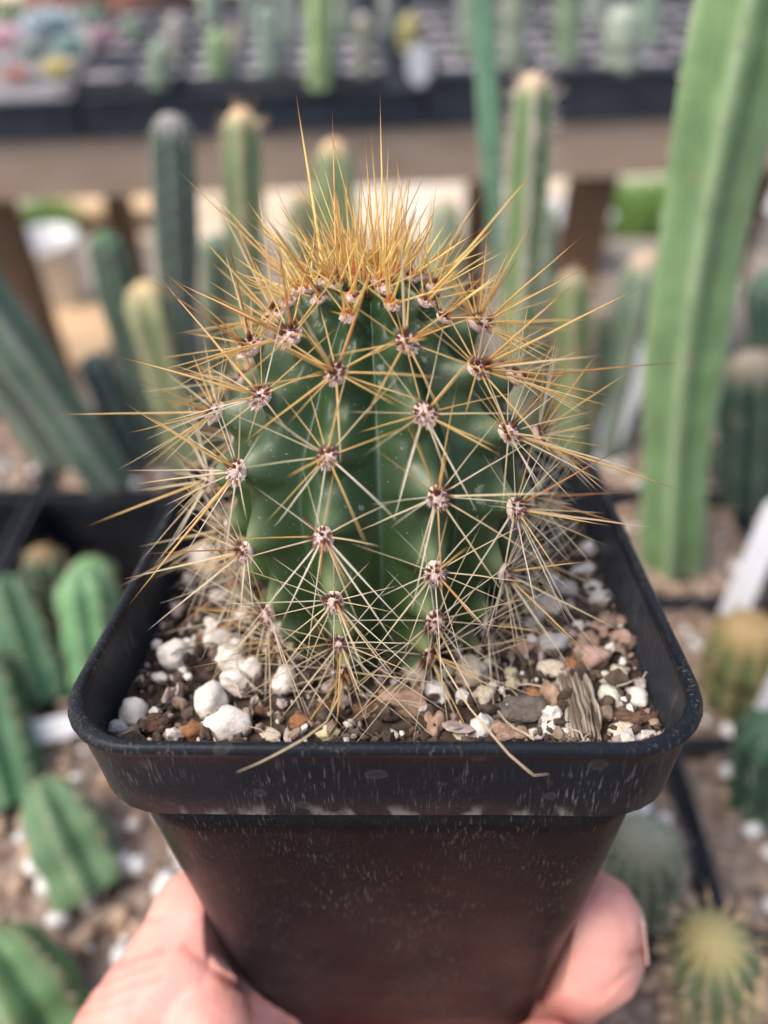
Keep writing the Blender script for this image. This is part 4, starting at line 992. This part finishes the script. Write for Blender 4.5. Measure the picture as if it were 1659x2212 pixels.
chains = [
 ch([(432, 1985, 112, .163), (412, 2050, 120, .162), (365, 2130, 130, .161), (300, 2250, 150, .162), (250, 2400, 180, .168), (330, 2520, 230, .18), WRIST]),          # thumb
 ch([(455, 2215, 96, .152), (420, 2290, 120, .155), (380, 2400, 160, .165), (480, 2540, 220, .185)]),                                                              # ball of the thumb
 ch([(520, 2120, 90, .170), (545, 2190, 115, .173), (560, 2330, 150, .180), (560, 2480, 200, .19)]),
 ch([PALM[0], PALM[1], PALM[2], PALM[3]]), ch([WRIST, PALM[1]]), ch([(-180, 2960, 260, .20), WRIST]),
 ch([(1285, 1988, 104, .163), (1277, 2058, 114, .166), (1222, 2108, 102, .182), (1130, 2200, 105, .205), (1000, 2320, 120, .218), (900, 2480, 150, .218), PALM[3]]),     # index
 ch([(1185, 2292, 84, .160), (1200, 2350, 96, .166), (1160, 2420, 100, .182), (1060, 2480, 115, .205), PALM[3]]),                                                   # middle
 ch([(1120, 2440, 92, .158), (1140, 2520, 98, .166), (1080, 2600, 105, .186), (960, 2640, 150, .205), PALM[3]]),                                                     # ring
 ch([(1010, 2610, 80, .160), (1040, 2680, 84, .168), (980, 2740, 95, .186), (840, 2720, 170, .205), PALM[2]])]                                                       # little
m = MB()
for chn in chains:
    for q in range(len(chn) - 1):
        (A, ra), (B, rb) = chn[q], chn[q + 1]; nst = max(3, int((B - A).length / min(ra, rb) * 3.5))
        for u in np.linspace(0, 1, nst): m.add((i2V * (ra + (rb - ra) * u) + np.array(A.lerp(B, u))).tolist(), i2F)
tmp = obj('hand_raw', m.mesh('hand_raw', [SK]))
rm = tmp.modifiers.new('r', 'REMESH'); rm.mode = 'VOXEL'; rm.voxel_size = .0009
s1 = tmp.modifiers.new('s', 'SMOOTH'); s1.factor = .5; s1.iterations = 9
dg = bpy.context.evaluated_depsgraph_get(); hm = bpy.data.meshes.new_from_object(tmp.evaluated_get(dg)); bpy.data.objects.remove(tmp)
hm.name = 'hand'; nv = len(hm.vertices); co = np.empty(nv * 3); hm.vertices.foreach_get('co', co); co = co.reshape(-1, 3); no = np.empty(nv * 3); hm.vertices.foreach_get('normal', no); no = no.reshape(-1, 3)
# creases of the skin: thin grooves along the joints of the thumb and the fingertip
CRE = [([(284, 1962), (302, 1978), (322, 1988), (345, 1990)], 7, .0005), ([(228, 2062), (248, 2077), (275, 2076), (305, 2066), (350, 2060)], 8, .0006), ([(196, 2128), (240, 2118), (290, 2100), (330, 2092)], 6, .00035), ([(180, 2160), (230, 2152), (290, 2130), (350, 2118)], 6, .00035), ([(160, 2192), (220, 2180), (285, 2165)], 6, .0003), ([(215, 2090), (250, 2092), (290, 2086)], 5, .0003),
       ([(400, 2052), (430, 2074), (470, 2096), (520, 2128)], 10, .0007), ([(1392, 2052), (1380, 2062), (1368, 2064)], 8, .0006), ([(1300, 2150), (1345, 2110), (1375, 2085)], 7, .0003)]
dv = co - np.array(CPOS); zc = dv @ np.array(CF); pxs = np.stack([CX + FPX * (dv @ np.array(CR)) / zc, CY - FPX * (dv @ np.array(CU)) / zc], -1)
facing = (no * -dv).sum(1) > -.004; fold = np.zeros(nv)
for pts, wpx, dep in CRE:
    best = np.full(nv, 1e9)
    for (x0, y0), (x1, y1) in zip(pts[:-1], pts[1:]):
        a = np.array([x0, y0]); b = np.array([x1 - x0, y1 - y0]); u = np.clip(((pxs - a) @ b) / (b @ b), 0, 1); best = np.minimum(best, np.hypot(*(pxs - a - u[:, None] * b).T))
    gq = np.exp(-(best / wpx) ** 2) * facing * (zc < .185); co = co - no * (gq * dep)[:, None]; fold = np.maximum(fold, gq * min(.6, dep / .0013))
# where flesh meets the pot it is pressed flat
half = .0438 + .127 * (co[:, 2] + HR) + .00015
ins = (np.abs(co[:, 0]) < half) & (np.abs(co[:, 1]) < half) & (co[:, 2] < -HR) & (co[:, 2] > POTB)
for i in np.nonzero(ins)[0]:
    hx, hy = half[i] - abs(co[i, 0]), half[i] - abs(co[i, 1]); hz = co[i, 2] - POTB + .0006
    if hz < min(hx, hy): co[i, 2] = POTB - .0006
    elif hx < hy: co[i, 0] = math.copysign(half[i], co[i, 0])
    else: co[i, 1] = math.copysign(half[i], co[i, 1])
hm.vertices.foreach_set('co', co.ravel()); hm.polygons.foreach_set('use_smooth', [True] * len(hm.polygons)); fattr(hm, 'fold', fold); hm.update()
ht = thing('hand', 'bare hand with pinkish skin holding the black pot from below, thumb on one side', 'hand', MP @ Matrix.Translation(pdepth(*WRIST[:2], WRIST[3])))
hoff = pdepth(*WRIST[:2], WRIST[3]); hm.transform(Matrix.Translation(-hoff)); obj('palm_and_fingers', hm, ht)
# fingernail of the fingertip on the far side: a curved plate on the outer face
NAIL = NT('fingernail'); NAIL.put(NAIL.b.inputs['Coat Weight'], .2); nt_ = NAIL.attr('t'); NAIL = NAIL.out(NAIL.mix(NAIL.ramp(nt_, .82, .9), (.74, .46, .40), (.78, .60, .54)), .32, .5, .2, (1, .5, .4), .001)
(Ac, ra), (Bc, rb) = ch([(1285, 1988, 104, .163), (1277, 2058, 119, .166)])
axn = (Ac - Bc).normalized(); outn = (CR * .86 + CU * .10 + CF * .50); outn = (outn - axn * outn.dot(axn)).normalized(); sd_ = axn.cross(outn)
V = []; T = []; Fc = []; nu, nv_ = 12, 12
for i in range(nu + 1):
    u = -.35 + 1.5 * i / nu
    for j in range(nv_ + 1):
        v = (-1 + 2 * j / nv_) * (.92 - .15 * max(0, u - .6) ** 2)
        cpt = Bc.lerp(Ac, min(1.05, (u + .55) / 1.2)); rr = (rb + (ra - rb) * min(1., (u + .55) / 1.2)) + .00008
        tipd = max(0., u - .62); ang = v * 1.02
        V.append(cpt + axn * (tipd * rr * .75) + (outn * math.cos(ang) + sd_ * math.sin(ang)) * rr * (math.cos(min(1.2, tipd * 1.25)) if tipd > 0 else 1) - hoff); T.append(i / nu)
for i in range(nu):
    for j in range(nv_): a = i * (nv_ + 1) + j; Fc.append((a, a + 1, a + nv_ + 2, a + nv_ + 1))
nm = newmesh('fingernail', V, Fc, [NAIL]); fattr(nm, 't', T); no_ = obj('fingernail', nm, ht); sm = no_.modifiers.new('thick', 'SOLIDIFY'); sm.thickness = .0005
